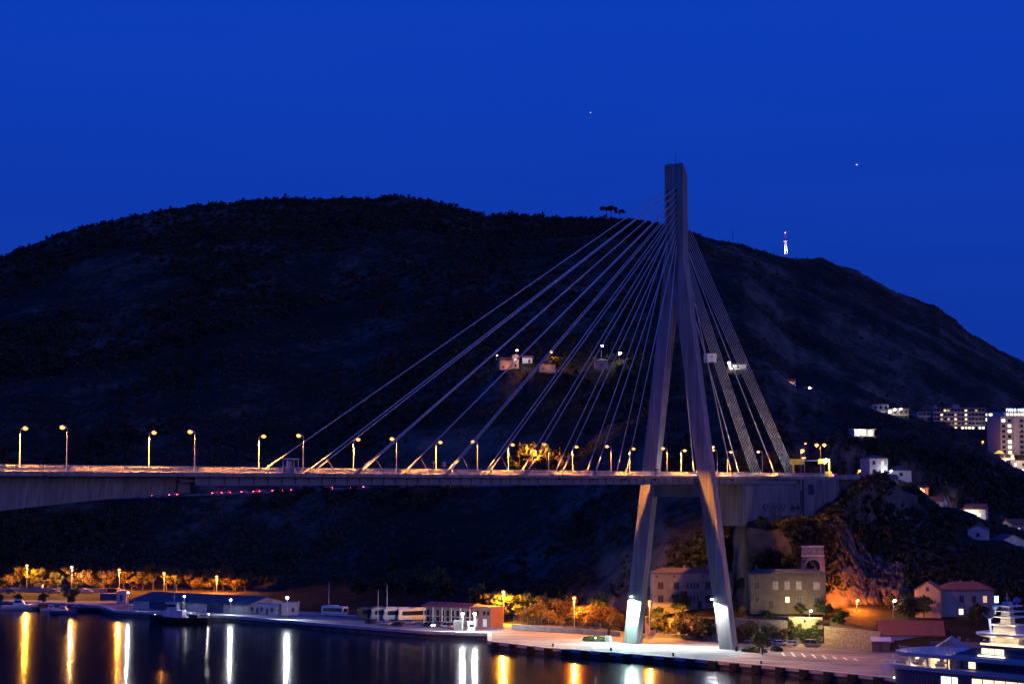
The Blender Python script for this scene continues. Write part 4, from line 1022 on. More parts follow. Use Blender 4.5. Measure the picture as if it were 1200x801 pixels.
for k in range(10):
    u = -L_/2 + .9 + (L_*.68)*k/9; f = MB().box(u-.55, u+.55, -.06, -.01, 1.0, 4.6).build('window', glass_d, t); MB().box(u+.56, u+.66, -.1, -.005, 1.0, 4.6).build('mullion', white_p, f)
MB().box(-L_/2, L_*.21, -1.6, -.01, 2.6, 2.85).build('balcony_slab', concrete, t)
for u in (.27, .41): MB().box(L_*u-.7, L_*u+.7, -.67, -.59, .1, 2.5).build('door', white_p, t)
for u in (.3, .4, .46): MB().box(L_*u-.5, L_*u+.5, -.66, -.59, 3.7, 4.9).build('window', glass_d, t)
p = at_z(536, 738.5, QZ) + Vector((0, 2.5, 0)); t = thing('vending_cabinet', 'grey cabinet before the red terminal, left of the two lights', 'cabinet', p, .15)
MB().box(-1.3, 1.3, -.7, .7, 0, 3.0).build('body', fence_m, t); MB().box(-1.1, 1.1, -.76, -.705, .3, 2.7).build('door', dark_metal, t)
p = at_z(552, 739, QZ) + Vector((0, 2.0, 0)); t = thing('guard_booth', 'brightly lit pale booth under the right white light', 'booth', p, .15)
MB().box(-1.1, 1.1, -1, 1, 0, 2.6).build('body', plaster_w, t); MB().box(-1.3, 1.3, -1.2, 1.2, 2.61, 2.8).build('roof', white_p, t); MB().box(-.7, .7, -1.06, -1.005, 1.1, 2.1).build('window', glass_d, t)
# cream house by the yacht
p = SITES['cream_house']; sc_ = p.y/F
wins = [('f', bw(u), 6.0, 1.1, 1.9, k) for u, k in ((-6, 's'), (8, 's'), (20.5, 'o'), (33.5, 'w'))] + [('f', bw(-7), 2.4, 1.2, 1.6, 'l'), ('f', bw(8), 2.3, 1.2, 1.6, 's'), ('f', bw(22), 2.3, 1.2, 1.6, 's')]
house('cream_house', 'two storey cream house with a tiled roof and two lit windows behind the yacht', 'house', p + Vector((3, 4, -1)), -.1, bw(62), 8, 8.6, 'hip', 2.2, plaster, tile_r, wins, [], [(-1, 1, .3), (2.5, .5, .3)])
house('cream_wing', 'plain gabled wing with one attic window at the left of the cream house', 'house', p + Vector((-8.0, 1.5, -1)), -.32, bw(29), 9, 8.6, 'gablef', 2.4, plaster, tile_r, [('f', 0, 9.0, .7, 1.1, 's'), ('f', -1.5, 3, .9, 1.3, 's')], [], [])
# boathouse, annex roofs at the right end of the quay
p = at_z(1062, 758, 3.0); house('boathouse', 'long barn with a big dark red tiled roof near the yacht', 'building', p + Vector((3, 8, -.6)), -.16, 17, 10, 3.4, 'gable', 3.6, plaster_w, tile_r, [('l', 0, 4.2, .8, .9, 's')], [(-4, 1.2, 2.2)], [])
p = at_z(1036, 760, 3.0); house('lean_to', 'small white lean to porch at the left end of the barn', 'porch', p + Vector((0, 4, -.8)), -.2, 4.6, 4, 2.6, 'shed', .7, plaster_g, white_p, [], [(0, 1, 2)], [])
p = at_y(1114, 772, 420); 
house('chimney_house', 'gabled pale house with a whitish metal roof and one chimney beside the yacht', 'house', Vector((p.x, p.y, 2.5)), -.32, 9.5, 11, zpx(757, 420)-2.5-1.4, 'gablef', 3.4, plaster, mat('pale_roof', (.38, .35, .32), .6, var=.15, scale=.6), [('f', -2, 3, .9, 1.2, 'd')], [], [(2.2, -1.5, .6)])
p = at_y(1152, 768, 440); house('dark_roof_house', 'low house with a dark roof behind the chimney house', 'house', Vector((p.x, p.y, 2.5)), -.4, 13, 9, zpx(760, 440)-2.5-1.0, 'gable', 2.6, plaster_g, tile_d, [], [], [(-4, .8, .8)])
# ---- hillside houses on the right
def hh(key, name, label, w, d, h, roof, rh, wm, rm, rz=0.0, wins=(), lp=None, dz=0.0, chim=()):
    p = SITES[key]; t = house(name, label, 'house', p + Vector((0, d/2, dz)), rz, w, d, h, roof, rh, wm, rm, wins, [], chim, depth=3)
    if lp: light(t, (lp[0], -d/2 + lp[1], lp[2]), lp[3], lp[4], .3)
    return t
hh('two_storey', 'two_storey_house', 'pale two storey house with a balcony, just right of the bridge road', 7.5, 8, 6.4, 'hip', 1.4, plaster_w, tile_d, .25, [('f', -2, 4.8, 1, 1.4, 'd'), ('f', 1.5, 4.8, 1, 1.4, 'o'), ('f', 1.5, 1.6, 1.0, 1.6, 'w'), ('f', -2, 1.6, 1, 1.4, 'd')], (2.2, -1.5, 2.8, WHT, 120))
hh('grey_roof', 'low_house', 'low house with a grey roof right of the two storey house', 8, 7, 3.2, 'hip', 1.8, plaster_w, metal_roof, .1, [('f', 0, 1.8, 1.2, 1.2, 'd')])
hh('orange_hut', 'small_house', 'small hut glowing orange at its door on the spur', 4, 4, 3.0, 'gable', 1.0, plaster, tile_r, .2, [('f', 0, 1.6, .8, 1.1, 'l')], (-1.5, -1.5, 2.0, ORG, 420))
hh('white_end', 'ridge_house', 'house with a pinkish roof and a pale end wall on the spur', 9, 6.5, 3.0, 'gable', 1.8, plaster_w, tile_r, -.5, [('r', 0, 1.6, .9, 1.0, 'd')], (3, -5, 3.5, (1, .7, .5), 160))
hh('gable_low', 'gabled_house', 'blue grey house with its white gable facing us below the floodlit house', 8, 9, 3.2, 'gablef', 2.0, plaster_w, tile_d, -.45, [('f', 0, 1.7, 1.0, 1.0, 'd')])
hh('bright_house', 'floodlit_house', 'house with one brilliantly floodlit white wall on the spur', 8, 7, 4.0, 'gable', 2.0, plaster_w, tile_r, -.4, [('f', 1.5, 2, .9, 1.1, 'w'), ('f', -2, 2, .9, 1.1, 'w')], (-2.0, -3.0, 3.2, (1, .85, .6), 1500))
hh('gable_right', 'white_gable_house', 'white gabled house with a dark window at the right edge', 10, 9, 3.6, 'gablef', 2.4, plaster_w, tile_d, .2, [('f', 0, 1.9, 1.2, 1.3, 'd')], (0, -7, 4, (.7, .75, 1), 120))
hh('roof_right', 'tiled_house', 'tiled house above the white gabled house at the right edge', 10, 8, 3.4, 'gable', 2, plaster, tile_r, .3, [('f', -2, 1.7, 1, 1.1, 'o')])
p = SITES['terrace']
t = thing('lit_terrace', 'flat roofed terrace house blazing with white light above the bridge road', 'house', p + Vector((0, 3, 0)), .1)
MB().box(-4.2, 4.2, -3, 3, -3, 2.7).build('wall', plaster_w, t); MB().box(-4.8, 4.8, -3.6, 3.6, 2.71, 3.0).build('roof', white_p, t); MB().box(-6.5, 2, -5, -3.01, -3, -.1).build('terrace_wall', plaster_w, t)
for u in (-2.5, 0, 2.5):
    MB().box(u-.6, u+.6, -3.07, -3.01, .4, 2.5).build('window', lit_white, t)
light(t, (-2.5, -5, 2.2), (1, .93, .85), 420, .3); light(t, (3.2, -5, 1.0), (1, .65, .35), 300, .3)
def apart(key, name, label, w, d, floors, bays, wm, lit, lp):
    p = SITES[key]; t = thing(name, label, 'apartment house', p + Vector((0, d/2, 0)), .05); H = floors*3.0
    MB().box(-w/2, w/2, -d/2, d/2, -4, H).build('wall', wm, t); MB().box(-w/2-.4, w/2+.4, -d/2-.4, d/2+.4, H+.005, H+.3).build('roof', tile_d, t)
    for f in range(floors):
        for k in range(bays):
            u = -w/2 + w*(k+.5)/bays; li = (f, k) in lit
            MB().box(u-.6, u+.6, -d/2-.07, -d/2-.01, f*3+.8, f*3+2.3).build('window', lit_white if li else glass_d, t)
        if f: MB().box(-w/2+.3, w/2-.3, -d/2-1.2, -d/2-.01, f*3-.2, f*3).build('balcony_slab', concrete, t)
    for (x, y, z, c, e) in lp: light(t, (x, -d/2+y, z), c, e, .3)
    return t
apart('apart_a', 'apartment_house', 'pale narrow apartment block with lit stairway on the far spur', 8, 8, 3, 3, plaster_w, {(0, 1), (1, 1)}, [(-1, -1.5, 4.5, (1, .85, .7), 160), (2, -2, 1, (1, .85, .7), 160)])
apart('apart_b', 'apartment_house', 'apartment block with a row of white lamps on its roof terrace', 11, 8, 2, 4, plaster_g, {(0, 0), (0, 1), (1, 0)}, [(-3.5, -2, 4, (1, .95, .85), 120), (0, -1.5, 6.2, (1, .95, .9), 120), (3.5, -2, 3, (1, .9, .8), 100)])
for i, (lab, px, py, Y) in enumerate((('left small white lamp on the roof terrace of the far apartments', 1046, 479.5, 848), ('right small white lamp on the roof terrace of the far apartments', 1053, 479, 848), ('small warm lamp at the left of the far apartments', 1022, 478.5, 852))):
    hill_lamp(lab, px, py, Y, 2.5, bulb_wht if i < 2 else bulb_warm, (1, .9, .8), 160, .42)
# slab hotel
def hotel(key, name, label, cat, w, d, floors, fh, bays, wm, lit, rz=0.0, ground_lit=False, dz=0):
    p = SITES[key]; t = thing(name, label, cat, p + Vector((0, d/2, dz)), rz); H = floors*fh
    MB().box(-w/2, w/2, -d/2, d/2, -8, H).build('wall', wm, t); MB().box(-w/2-.3, w/2+.3, -d/2-1.6, d/2+.3, H+.01, H+.5).build('roof', concrete_dark, t)
    bw_ = w/bays
    for f in range(floors):
        if f: MB().box(-w/2, w/2, -d/2-1.5, -d/2-.01, f*fh-.2, f*fh).build('balcony_slab', concrete, t)
        if f: MB().box(-w/2, w/2, -d/2-1.5, -d/2-1.4, f*fh+.005, f*fh+.95).build('balcony_front', wm, t)
        for k in range(bays):
            u = -w/2 + bw_*(k+.5); r = (f, k) in lit
            m = (lit_white if k % 3 else lit_win) if (ground_lit and f == 0 and (k*7 % 5 < 4)) else (lit.get((f, k)) if r else glass_d)
            MB().box(u-bw_*.3, u+bw_*.3, -d/2-.07, -d/2-.01, f*fh+.5, f*fh+fh-.55).build('window', m, t)
    for k in range(bays+1):
        u = -w/2 + bw_*k; MB().box(u-.12, u+.12, -d/2-1.48, -d/2-.02, fh+.01, H).build('fin', wm, t)
    return t
w_ = 61*1010/F
lit = {(3, 2): lit_win, (4, 3): lit_win, (4, 4): lit_dim, (2, 6): lit_win, (3, 6): lit_dim, (2, 9): lit_win, (3, 9): lit_white, (4, 9): lit_win, (1, 9): lit_dim, (1, 6): lit_dim, (2, 2): lit_dim, (4, 12): lit_dim, (2, 4): lit_dim}
ht = hotel('hotel', 'slab_hotel', 'broad pink grey hotel slab with lit ground floor in the far valley', 'hotel', w_, 12, 5, 2.55, 15, mat('hotel_wall', (.42, .34, .33), .85), lit, 0.0, True)
light(ht, (-3, -14, 4), (1, .75, .6), 420, .5); light(ht, (10, -12, 3), (1, .85, .6), 260, .5)
MB().box(-3, 1, -4, 2, 2.55*5+.5, 2.55*5+2.6).build('stair_head', MATS['hotel_wall'], ht)
MB().box(-14, -12.4, -4, 2, 2.55*5+.5, 2.55*5+2.2).build('stair_head', MATS['hotel_wall'], ht)
hotel('hotel_wing', 'hotel_wing', 'low pale wing stepping down left of the hotel slab', 'hotel', 12, 10, 2, 2.7, 4, plaster_w, {}, .35)
hx = hotel('annex', 'hotel_annex', 'low annex with brilliantly lit balconies between the two hotels', 'hotel', 16, 8, 2, 2.8, 5, plaster_w, {(0, k): lit_white for k in range(5)} | {(1, 0): lit_white, (1, 2): lit_win, (1, 3): lit_white}, 0)
# tower hotel with glowing sign
p = SITES['tower']; Yt = 905; sc_ = Yt/F; w_ = 44*sc_; H = zpx(488, Yt) - p.z
t = thing('tower_hotel', 'tall hotel tower with a blue white neon sign at the right edge', 'hotel', p + Vector((0, 9, 0)), 0.12)
tw = mat('tower_wall', (.5, .42, .4), .85)
MB().box(-w_/2, w_/2, -9, 9, -8, H).build('wall', tw, t)
MB().box(-w_/2+2.5, w_/2+.2, -7.5, 7.5, H+.01, H+2.4).build('penthouse', plaster_w, t)
MB().box(-w_/2-.3, w_/2+.3, -9.3, 9.3, H-.02, H+.25).build('roof', concrete, t)
nf = int(H//2.8)
for f in range(nf):
    for k in range(6):
        u = -w_/2 + w_*(k+.5)/6; m = lit_white if (f, k) in {(nf-1, 0), (nf-3, 1), (nf-6, 1), (nf-5, 1)} else lit_win if (f, k) in {(nf-2, 1), (nf-7, 1), (nf-8, 3), (nf-4, 4)} else glass_d
        if k in (2, 4): continue
        MB().box(u-.9, u+.9, -9.07, -9.01, f*2.8+.7, f*2.8+2.2).build('window', m, t)
        MB().box(u-1.3, u+1.3, -10.2, -9.01, f*2.8-.12, f*2.8+.06).build('balcony_slab', concrete, t)
for k in (2, 4): 
    u = -w_/2 + w_*(k+.5)/6; MB().box(u-1.5, u+1.5, -10.0, -9.01, -.1, H-.1).build('shaft', tw, t)
for k in range(5): MB().box(-w_/2+4+2.1*k, -w_/2+5.5+2.1*k, -7.57, -7.51, H+.6, H+1.9).build('window', lit_win, t)
sg = MB().box(-w_/2+3.8, w_/2-4.0, -7.4, -7.2, H+2.45, H+2.75).build('sign_frame', dark_metal, t)
neon = emat('neon_blue', (.35, .45, 1.0), 9.0)
for k, wd in enumerate((.9, .9, .9, .9, .9, .5, .9, .9, .9, .9)):
    x = -w_/2 + 4.2 + 1.08*k
    if k == 5: continue
    m_ = MB().box(x, x+.22, -7.45, -7.2, H+2.76, H+4.3).box(x+.23, x+.72, -7.45, -7.2, H+3.9-.5*(k % 2), H+4.2-.5*(k % 2))
    if k % 3: m_.box(x+.73, x+.93, -7.45, -7.2, H+2.76, H+4.3)
    m_.build('neon_letter', neon, sg)
light(t, (-8, -20, 6), (1, .68, .5), 1300, .5); light(t, (6, -22, 14), (1, .7, .58), 1300, .5)
hh('town_a', 'town_house', 'small pink lit house at the foot of the tower hotel', 7, 7, 5, 'gable', 1.6, plaster_w, tile_d, .1, [('f', -1, 3.4, 1.6, 1.3, 'l'), ('f', 1.5, 3.4, 1.0, 1.3, 'o')], (0, -3, 5, (1, .6, .4), 500))
hh('town_b', 'town_house', 'taller flat house lit orange below the tower hotel', 9, 8, 8, 'flat', 0, plaster_w, tile_d, 0, [('f', -2, 6, 1, 1.4, 'w'), ('f', 2, 6, 1, 1.4, 'd'), ('f', -2, 3, 1, 1.4, 'w'), ('f', 2, 3, 1, 1.4, 'w')], (0, -4, 7, (1, .7, .45), 900))
p = at_y(1171, 531, 880); t = thing('canopy', 'small yellow lit canopy before the tower hotel', 'canopy', (p.x, 880, p.z-2.4), 0)
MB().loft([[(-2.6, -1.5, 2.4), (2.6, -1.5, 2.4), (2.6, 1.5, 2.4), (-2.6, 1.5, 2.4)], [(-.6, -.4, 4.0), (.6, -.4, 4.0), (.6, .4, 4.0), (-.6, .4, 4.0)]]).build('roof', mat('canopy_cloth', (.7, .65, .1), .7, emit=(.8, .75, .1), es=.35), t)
for sx in (-2.4, 2.4): MB().tube((sx, -1.3, -3), (sx, -1.3, 2.4), .08).build('post', galv, t)
# ---- houses on the mid slope
hh('mid_a', 'slope_house', 'orange lit wall of the leftmost house on the mid slope', 7, 6, 5.5, 'gable', 1.5, plaster, tile_r, .2, [('f', -1.5, 2, .9, 1.2, 'd')], (0, -3, 2.2, (1, .36, .06), 500))
hh('mid_b', 'slope_house', 'tall narrow lit house front next to the orange wall', 3.6, 5, 7, 'gablef', 1.2, plaster_w, tile_r, 0, [('f', 0, 4.6, .9, 1.3, 'l'), ('f', 0, 1.8, .9, 1.3, 'd')], (1, -3, 5, (1, .5, .22), 320))
hh('mid_c', 'slope_house', 'small white house with a dark doorway under tiled roofs', 5.5, 5, 3.2, 'gable', 1.3, plaster_w, tile_r, 0, [('f', 1, 1.5, 1, 1.5, 'd')], (-1, -3, 4, (.8, .85, 1), 400))
hh('mid_d', 'slope_house', 'wide pinkish house wall lit from the starry lamp on the slope', 8.5, 6, 4.4, 'hip', 1.3, plaster, tile_r, -.1, [('f', -2, 2.4, .9, 1.1, 's')], (0, -4, 4, (1, .42, .12), 420))
hh('mid_e', 'slope_house', 'dim brown house below the two white slope lamps', 7, 6, 4.6, 'hip', 1.4, plaster, tile_d, 0, [('f', 0, 2.4, .9, 1.2, 's')])
hh('white_villa', 'slope_house', 'pale square villa seen just right of the near tower leg', 5.2, 6, 5.0, 'hip', 1.0, plaster_w, tile_r, .2, [('f', 0, 3.4, .8, .8, 'd')], (3, -5, 4, (1, .85, .9), 420))
hh('blue_villa', 'slope_house', 'blue grey villa right of the backstays beside the orange lamp', 7, 6, 4, 'gable', 1.6, plaster_w, tile_d, -.2, [('f', 0, 2, 1, 1, 'd')])
hh('lit_villa', 'slope_house', 'orange lit villa below the orange starry slope lamp', 5.5, 5, 4, 'gable', 1.4, plaster_w, tile_r, -.2, [('f', 1, 2, .8, 1, 'l')], (-1, -3, 4, (1, .5, .14), 420))
hh('pale_hut', 'slope_house', 'pale hut at the right end of the slope houses', 4, 4, 2.6, 'gable', 1.0, plaster_w, tile_d, 0, [], (0, -2, 2.6, (.9, .95, 1), 100))
hh('low_villa', 'slope_house', 'low blue shaded villa between the two fans of backstays', 9, 6, 3.2, 'hip', 1.3, plaster_w, metal_roof, 0, [('f', 0, 1.8, 1, 1, 'd')])
# orange light hidden at the foot of the rock face
t = pole_lamp('floodlight', 'hidden orange floodlight glowing on the rock face above the quay', (at_y(1004, 712, 494).x, 494, tz_at(at_y(1004, 712, 494).x, 494)), 3.4, bulb_org, (1, .22, .018), 24000, .3)
# ---- television mast on the ridge
Y = 1570; x = (922-600)/F*Y/cp; z0 = tz_at(x, Y); hm = zpx(272, Y) - z0
t = thing('television_mast', 'slim lattice mast on the ridge lit white with a red tip', 'mast', (x, Y, z0-1), 0)
ml = mat('mast_white', (.7, .68, .72), .5)
for a in range(3):
    c, s_ = math.cos(a*2.094), math.sin(a*2.094); MB().tube((c*2.6, s_*2.6, 0), (c*.6, s_*.6, hm*.72), .45, .3, 6).build('lattice_leg', ml, t)
for k in range(9):
    z = hm*.08*k + 1; r = 2.6 - 2.0*z/(hm*.72); q = [(r*math.cos(a*2.094), r*math.sin(a*2.094), z) for a in range(4)]; MB().path(q, .22, 5).build('brace', ml, t)
MB().tube((0, 0, hm*.6), (0, 0, hm), .8, .25, 8).build('spire', mat('mast_red', (.55, .12, .2), .5), t)
MB().box(-1.6, 1.6, -1.6, 1.6, hm*.70, hm*.715).build('platform', ml, t)
MB().sphere((0, 0, hm+.5), .55, 8, 5).build('beacon', emat('beacon', (1, .25, .3), 4), t)
light(t, (1, -9, 2), (.85, .85, 1), 26000, .6, 70, (-.1, .55, 1)); light(t, (-6, -6, 2), (.85, .85, 1), 20000, .6, 70, (.35, .35, 1))
p = at_y(859, 285, 1490); t = thing('thin_mast', 'thin dark pole on the ridge right of the tower head', 'mast', (p.x, 1490, tz_at(p.x, 1490)-1), 0)
MB().tube((0, 0, 0), (0, 0, 12), .3, .15, 6).build('pole', dark_metal, t)
# ---- stars
for lab, px, py in (('bright small star right of the tower head', 1004, 193), ('faint star left above the tower head', 692, 132)):
    p = at_y(px, py, 9000); t = MB().sphere((0, 0, 0), 3.6 if px > 900 else 2.4, 8, 5, (1.6, 1, .8)).build('star', emat('starlight', (1, .95, .9), 1.0), None); t.location = p; tag(t, lab, 'star')
# ================================================================== VEHICLES
def ring8(x, hw_, z0, z1, c=.12):
    return [(x, -hw_+c, z0), (x, hw_-c, z0), (x, hw_, z0+c), (x, hw_, z1-c), (x, hw_-c, z1), (x, -hw_+c, z1), (x, -hw_, z1-c), (x, -hw_, z0+c)]
def wheel(t, x, y, r, w):
    o = MB().tube((x, y-w/2, r), (x, y+w/2, r), r, r, 14).build('wheel', black_m, t)
    MB().tube((x, y-w/2-.015, r), (x, y+w/2+.015, r), r*.58, r*.58, 10).build('rim', galv, o)
CARP = {}
def car(label, loc, rz, paint, kind='hatch', heads=False, tails=False, group=None, sc=1.0):
    t = thing('parked_car', label, 'car', loc, rz, group, sc)
    key = (kind,)
    L2 = 2.1; 
    b = MB().loft([ring8(-L2, .72, .35, .78), ring8(-L2+.12, .82, .28, .95), ring8(-.9, .87, .24, .98), ring8(.8, .87, .24, .95), ring8(1.75, .82, .26, .84), ring8(L2, .68, .32, .70)])
    top = {'hatch': (-1.95, -1.5, .35, 1.05), 'sedan': (-1.5, -.85, .4, 1.1), 'van': (-2.05, -1.9, .9, 1.6)}[kind]
    H = 1.46 if kind != 'van' else 1.95
    b.build('body', paint, t)
    rt = lambda x, w, z: [(x, -w, z), (x, w, z)]
    MB().loft([[(top[0], -.78, .93), (top[3], -.80, .93), (top[3], .80, .93), (top[0], .78, .93)], [(top[1], -.62, H-.06), (top[2], -.64, H-.06), (top[2], .64, H-.06), (top[1], .62, H-.06)]]).build('cabin_glass', glass_d, t)
    MB().loft([[(top[1]-.06, -.66, H-.07), (top[2]+.06, -.68, H-.07), (top[2]+.06, .68, H-.07), (top[1]-.06, .66, H-.07)], [(top[1]+.1, -.55, H), (top[2]-.1, -.57, H), (top[2]-.1, .57, H), (top[1]+.1, .55, H)]]).build('roof', paint, t)
    pil = MB()
    for sy in (-1, 1):
        for (xa, xb) in ((top[0], top[1]), (top[3], top[2]), ((top[0]+top[3])/2-.1, (top[1]+top[2])/2-.1)):
            pil.beam((xa, sy*.795, .92), (xb, sy*.655, H-.05), .09, .05, (0, 1, 0))
    pil.build('pillar', paint, t, kind='stuff')
    for x in (-1.3, 1.32):
        for y in (-.76, .76): wheel(t, x, y, .32, .2)
    for y in (-.56, .56):
        MB().box(L2-.14, L2+.02, y-.19, y+.19, .52, .70).build('headlight', head_w if heads else glass_d, t)
        MB().box(-L2-.03, -L2+.14, y-.2, y+.2, .62, .88).build('tail_light', tail_on if tails else tail_off, t)
    MB().box(L2-.05, L2+.04, -.78, .78, .26, .42).build('bumper', dark_metal, t); MB().box(-L2-.05, -L2+.06, -.78, .78, .28, .44).build('bumper', dark_metal, t)
    return t
def cpaint(n, c): return mat('car_' + n, c, .28, .0, var=.03)
cw = cpaint('white', (.72, .72, .70)); cb = cpaint('black', (.02, .02, .024)); cg = cpaint('grey', (.22, .23, .25)); cs = cpaint('silver', (.5, .5, .52)); cr = cpaint('red', (.35, .03, .03)); cbl = cpaint('blue', (.04, .07, .2))
def coach(label, loc, rz, paint, L_=11.5, heads=False):
    t = thing('coach', label, 'coach', loc, rz, 'coaches parked on the quay'); h = 3.45; l = L_/2
    MB().loft([ring8(-l, 1.18, .45, h-.12, .12), ring8(-l+.15, 1.25, .35, h, .14), ring8(l-1.3, 1.25, .32, h, .14), ring8(l-.25, 1.22, .32, h-.25, .16), ring8(l, 1.1, .45, 1.5, .14)]).build('body', paint, t)
    for s in (-1, 1):
        MB().extr([(-l+.5, 1.75), (l-1.5, 1.55), (l-1.1, 1.75), (l-1.35, 2.75), (-l+.8, 2.95)], s*1.257-.012, s*1.257+.012).build('side_window', glass_d, t)
        MB().box(-l+.5, l-1.2, s*1.256-.008, s*1.256+.008, .75, .86).build('trim_stripe', dark_metal, t)
        MB().box(l-.32, l-.12, s*1.45-.16, s*1.45+.16, 2.0, 2.6).build('mirror', dark_metal, t)
    MB().loft([[(l-.02, -1.05, 1.25), (l-.02, 1.05, 1.25), (l-.24, 1.1, 3.0), (l-.24, -1.1, 3.0)], [(l+.06, -1.0, 1.27), (l+.06, 1.0, 1.27), (l-.14, 1.05, 2.98), (l-.14, -1.05, 2.98)]]).build('windscreen', glass_d, t)
    MB().box(-l-.03, -l+.02, -.95, .95, 1.7, 2.9).build('rear_window', glass_d, t)
    MB().box(-1.2, 1.8, -.9, .9, h+.003, h+.22).build('roof_unit', paint, t)
    for x in (-l+2.9, l-2.6):
        for y in (-1.08, 1.08): wheel(t, x, y, .5, .3)
    for y in (-.85, .85):
        MB().box(l-.1, l+.05, y-.2, y+.2, .62, .86).build('headlight', head_w if heads else glass_d, t); MB().box(-l-.05, -l+.03, y-.12, y+.12, .8, 1.5).build('tail_light', tail_off, t)
    return t
qa = math.atan2(EDGE_A[7].y-EDGE_A[6].y, EDGE_A[7].x-EDGE_A[6].x)
p = at_z(392, 721.5, QZ); coach('white coach parked alone on the dark part of the quay', p, qa + math.pi, white_p, 11.0)
cwh = mat('coach_white', (.68, .68, .66), .35, var=.04); cbk = mat('coach_dark', (.045, .05, .07), .35, var=.05); cbe = mat('coach_beige', (.5, .48, .44), .35, var=.05)
for lab, px, py, pt in (('dark coach at the left end of the parked row', 440, 725.5, cbk), ('second coach of the row with a dark lower body', 455, 726, cbe), ('third coach of the row with a pale front', 470, 726.6, cwh), ('bright white coach at the right end of the row', 487, 727, cwh)):
    coach(lab, at_z(px, py, QZ) + Vector((1, 2, 0)), qa + math.pi + .95, pt, 12.5).scale = (1.15, 1.15, 1.15)
for lab, px, py, rz, pt, kd, hd in (('white car lit from the side before the coaches', 452, 732, qa+math.pi, cw, 'hatch', 0), ('black car right of the white car before the coaches', 466, 733.3, qa+math.pi+.2, cb, 'hatch', 0), ('dark car left of the white car before the coaches', 434, 730, qa+math.pi, cb, 'sedan', 0),
        ('dark car with its headlights on near the terminal columns', 502, 734, qa, cb, 'sedan', 1), ('white van parked before the terminal columns', 524, 735.3, qa+math.pi, cw, 'van', 0), ('dark hatchback left of the white terminal van', 513, 733, qa+math.pi, cg, 'hatch', 0), ('beige car under the bright coach', 479, 730.5, qa+math.pi, mat('car_beige', (.55, .45, .36), .3), 'hatch', 0),
        ('white car half hidden behind the near tower leg', 882, 752.6, -.35, cw, 'hatch', 0), ('white hatchback behind the planted island', 903, 754, -.35, cw, 'hatch', 0), ('silver car right of the white hatchback by the ivy wall', 914, 755.6, -.3, cs, 'hatch', 0), ('white estate car parked nearest to the apron by the ivy wall', 926, 756.2, 2.9, cw, 'hatch', 0), ('dark car under the right end of the ivy wall', 952, 757, -.35, cg, 'van', 0),
        ('small dark car parked left of the long shed', 122, 711.5, .3, cbl, 'hatch', 0)):
    p = at_z(px, py, QZ)
    if px == 122: p += Vector((8, 12, .4))
    car(lab, p, rz, pt, kd, bool(hd), False)
# queue on the dark road under the deck, tail lights glowing
uq = UPPER
def on_line(pts, px):
    for a, b in zip(pts[:-1], pts[1:]):
        pa = 600 + a.x/a.y*F*cp; pb = 600 + b.x/b.y*F*cp
        if pa <= px <= pb:
            t = (px-pa)/(pb-pa); d = b-a; return a.lerp(b, t), math.atan2(d.y, d.x)
for k, px in enumerate((176, 187, 208, 217, 258, 269, 279, 292, 306, 313, 328, 340, 350, 365, 389, 398, 419, 434)):
    r_ = on_line(UPPER, px)
    if r_:
        p, a = r_; n_ = Vector((math.sin(a), -math.cos(a), 0))
        c_ = car(f'{ORD[k]} car from the left in the red lit queue under the deck', p + n_*1.9, a + (.5 if k % 3 else .38), [cg, cb, cw, cr, cs][k % 5], ['hatch', 'sedan', 'van'][k % 3], False, True, 'cars queueing on the hillside road')
        light(c_, (-2.7, 0, .8), (1, .03, .05), 220, .15)
# cars driving on the bridge right of the tower with white headlights
for k, px in enumerate((818, 868, 888, 912)):
    x = x_for_px(px, -2.4)
    c_ = car(f'{ORD[k]} car with white headlights right of the tower on the bridge', br(x, -2.4, ZD+.01), BRZ + math.pi, [cw, cs, cg, cw][k], 'hatch', True, False, 'cars crossing the bridge')
    light(c_, (3.2, -.9, .7), (.8, .82, 1), 1500, .15)
for k, px in enumerate((975, 992)):
    r_ = on_line([p for p in APPR], px)
    if r_:
        c_ = car(('red tailed car leaving the bridge past the white floodlight', 'second red tailed car on the road curving off right')[k], r_[0] + Vector((0, 0, .02)), r_[1], cg, 'sedan', False, True); light(c_, (-2.8, 0, .8), (1, .05, .04), 500, .15)
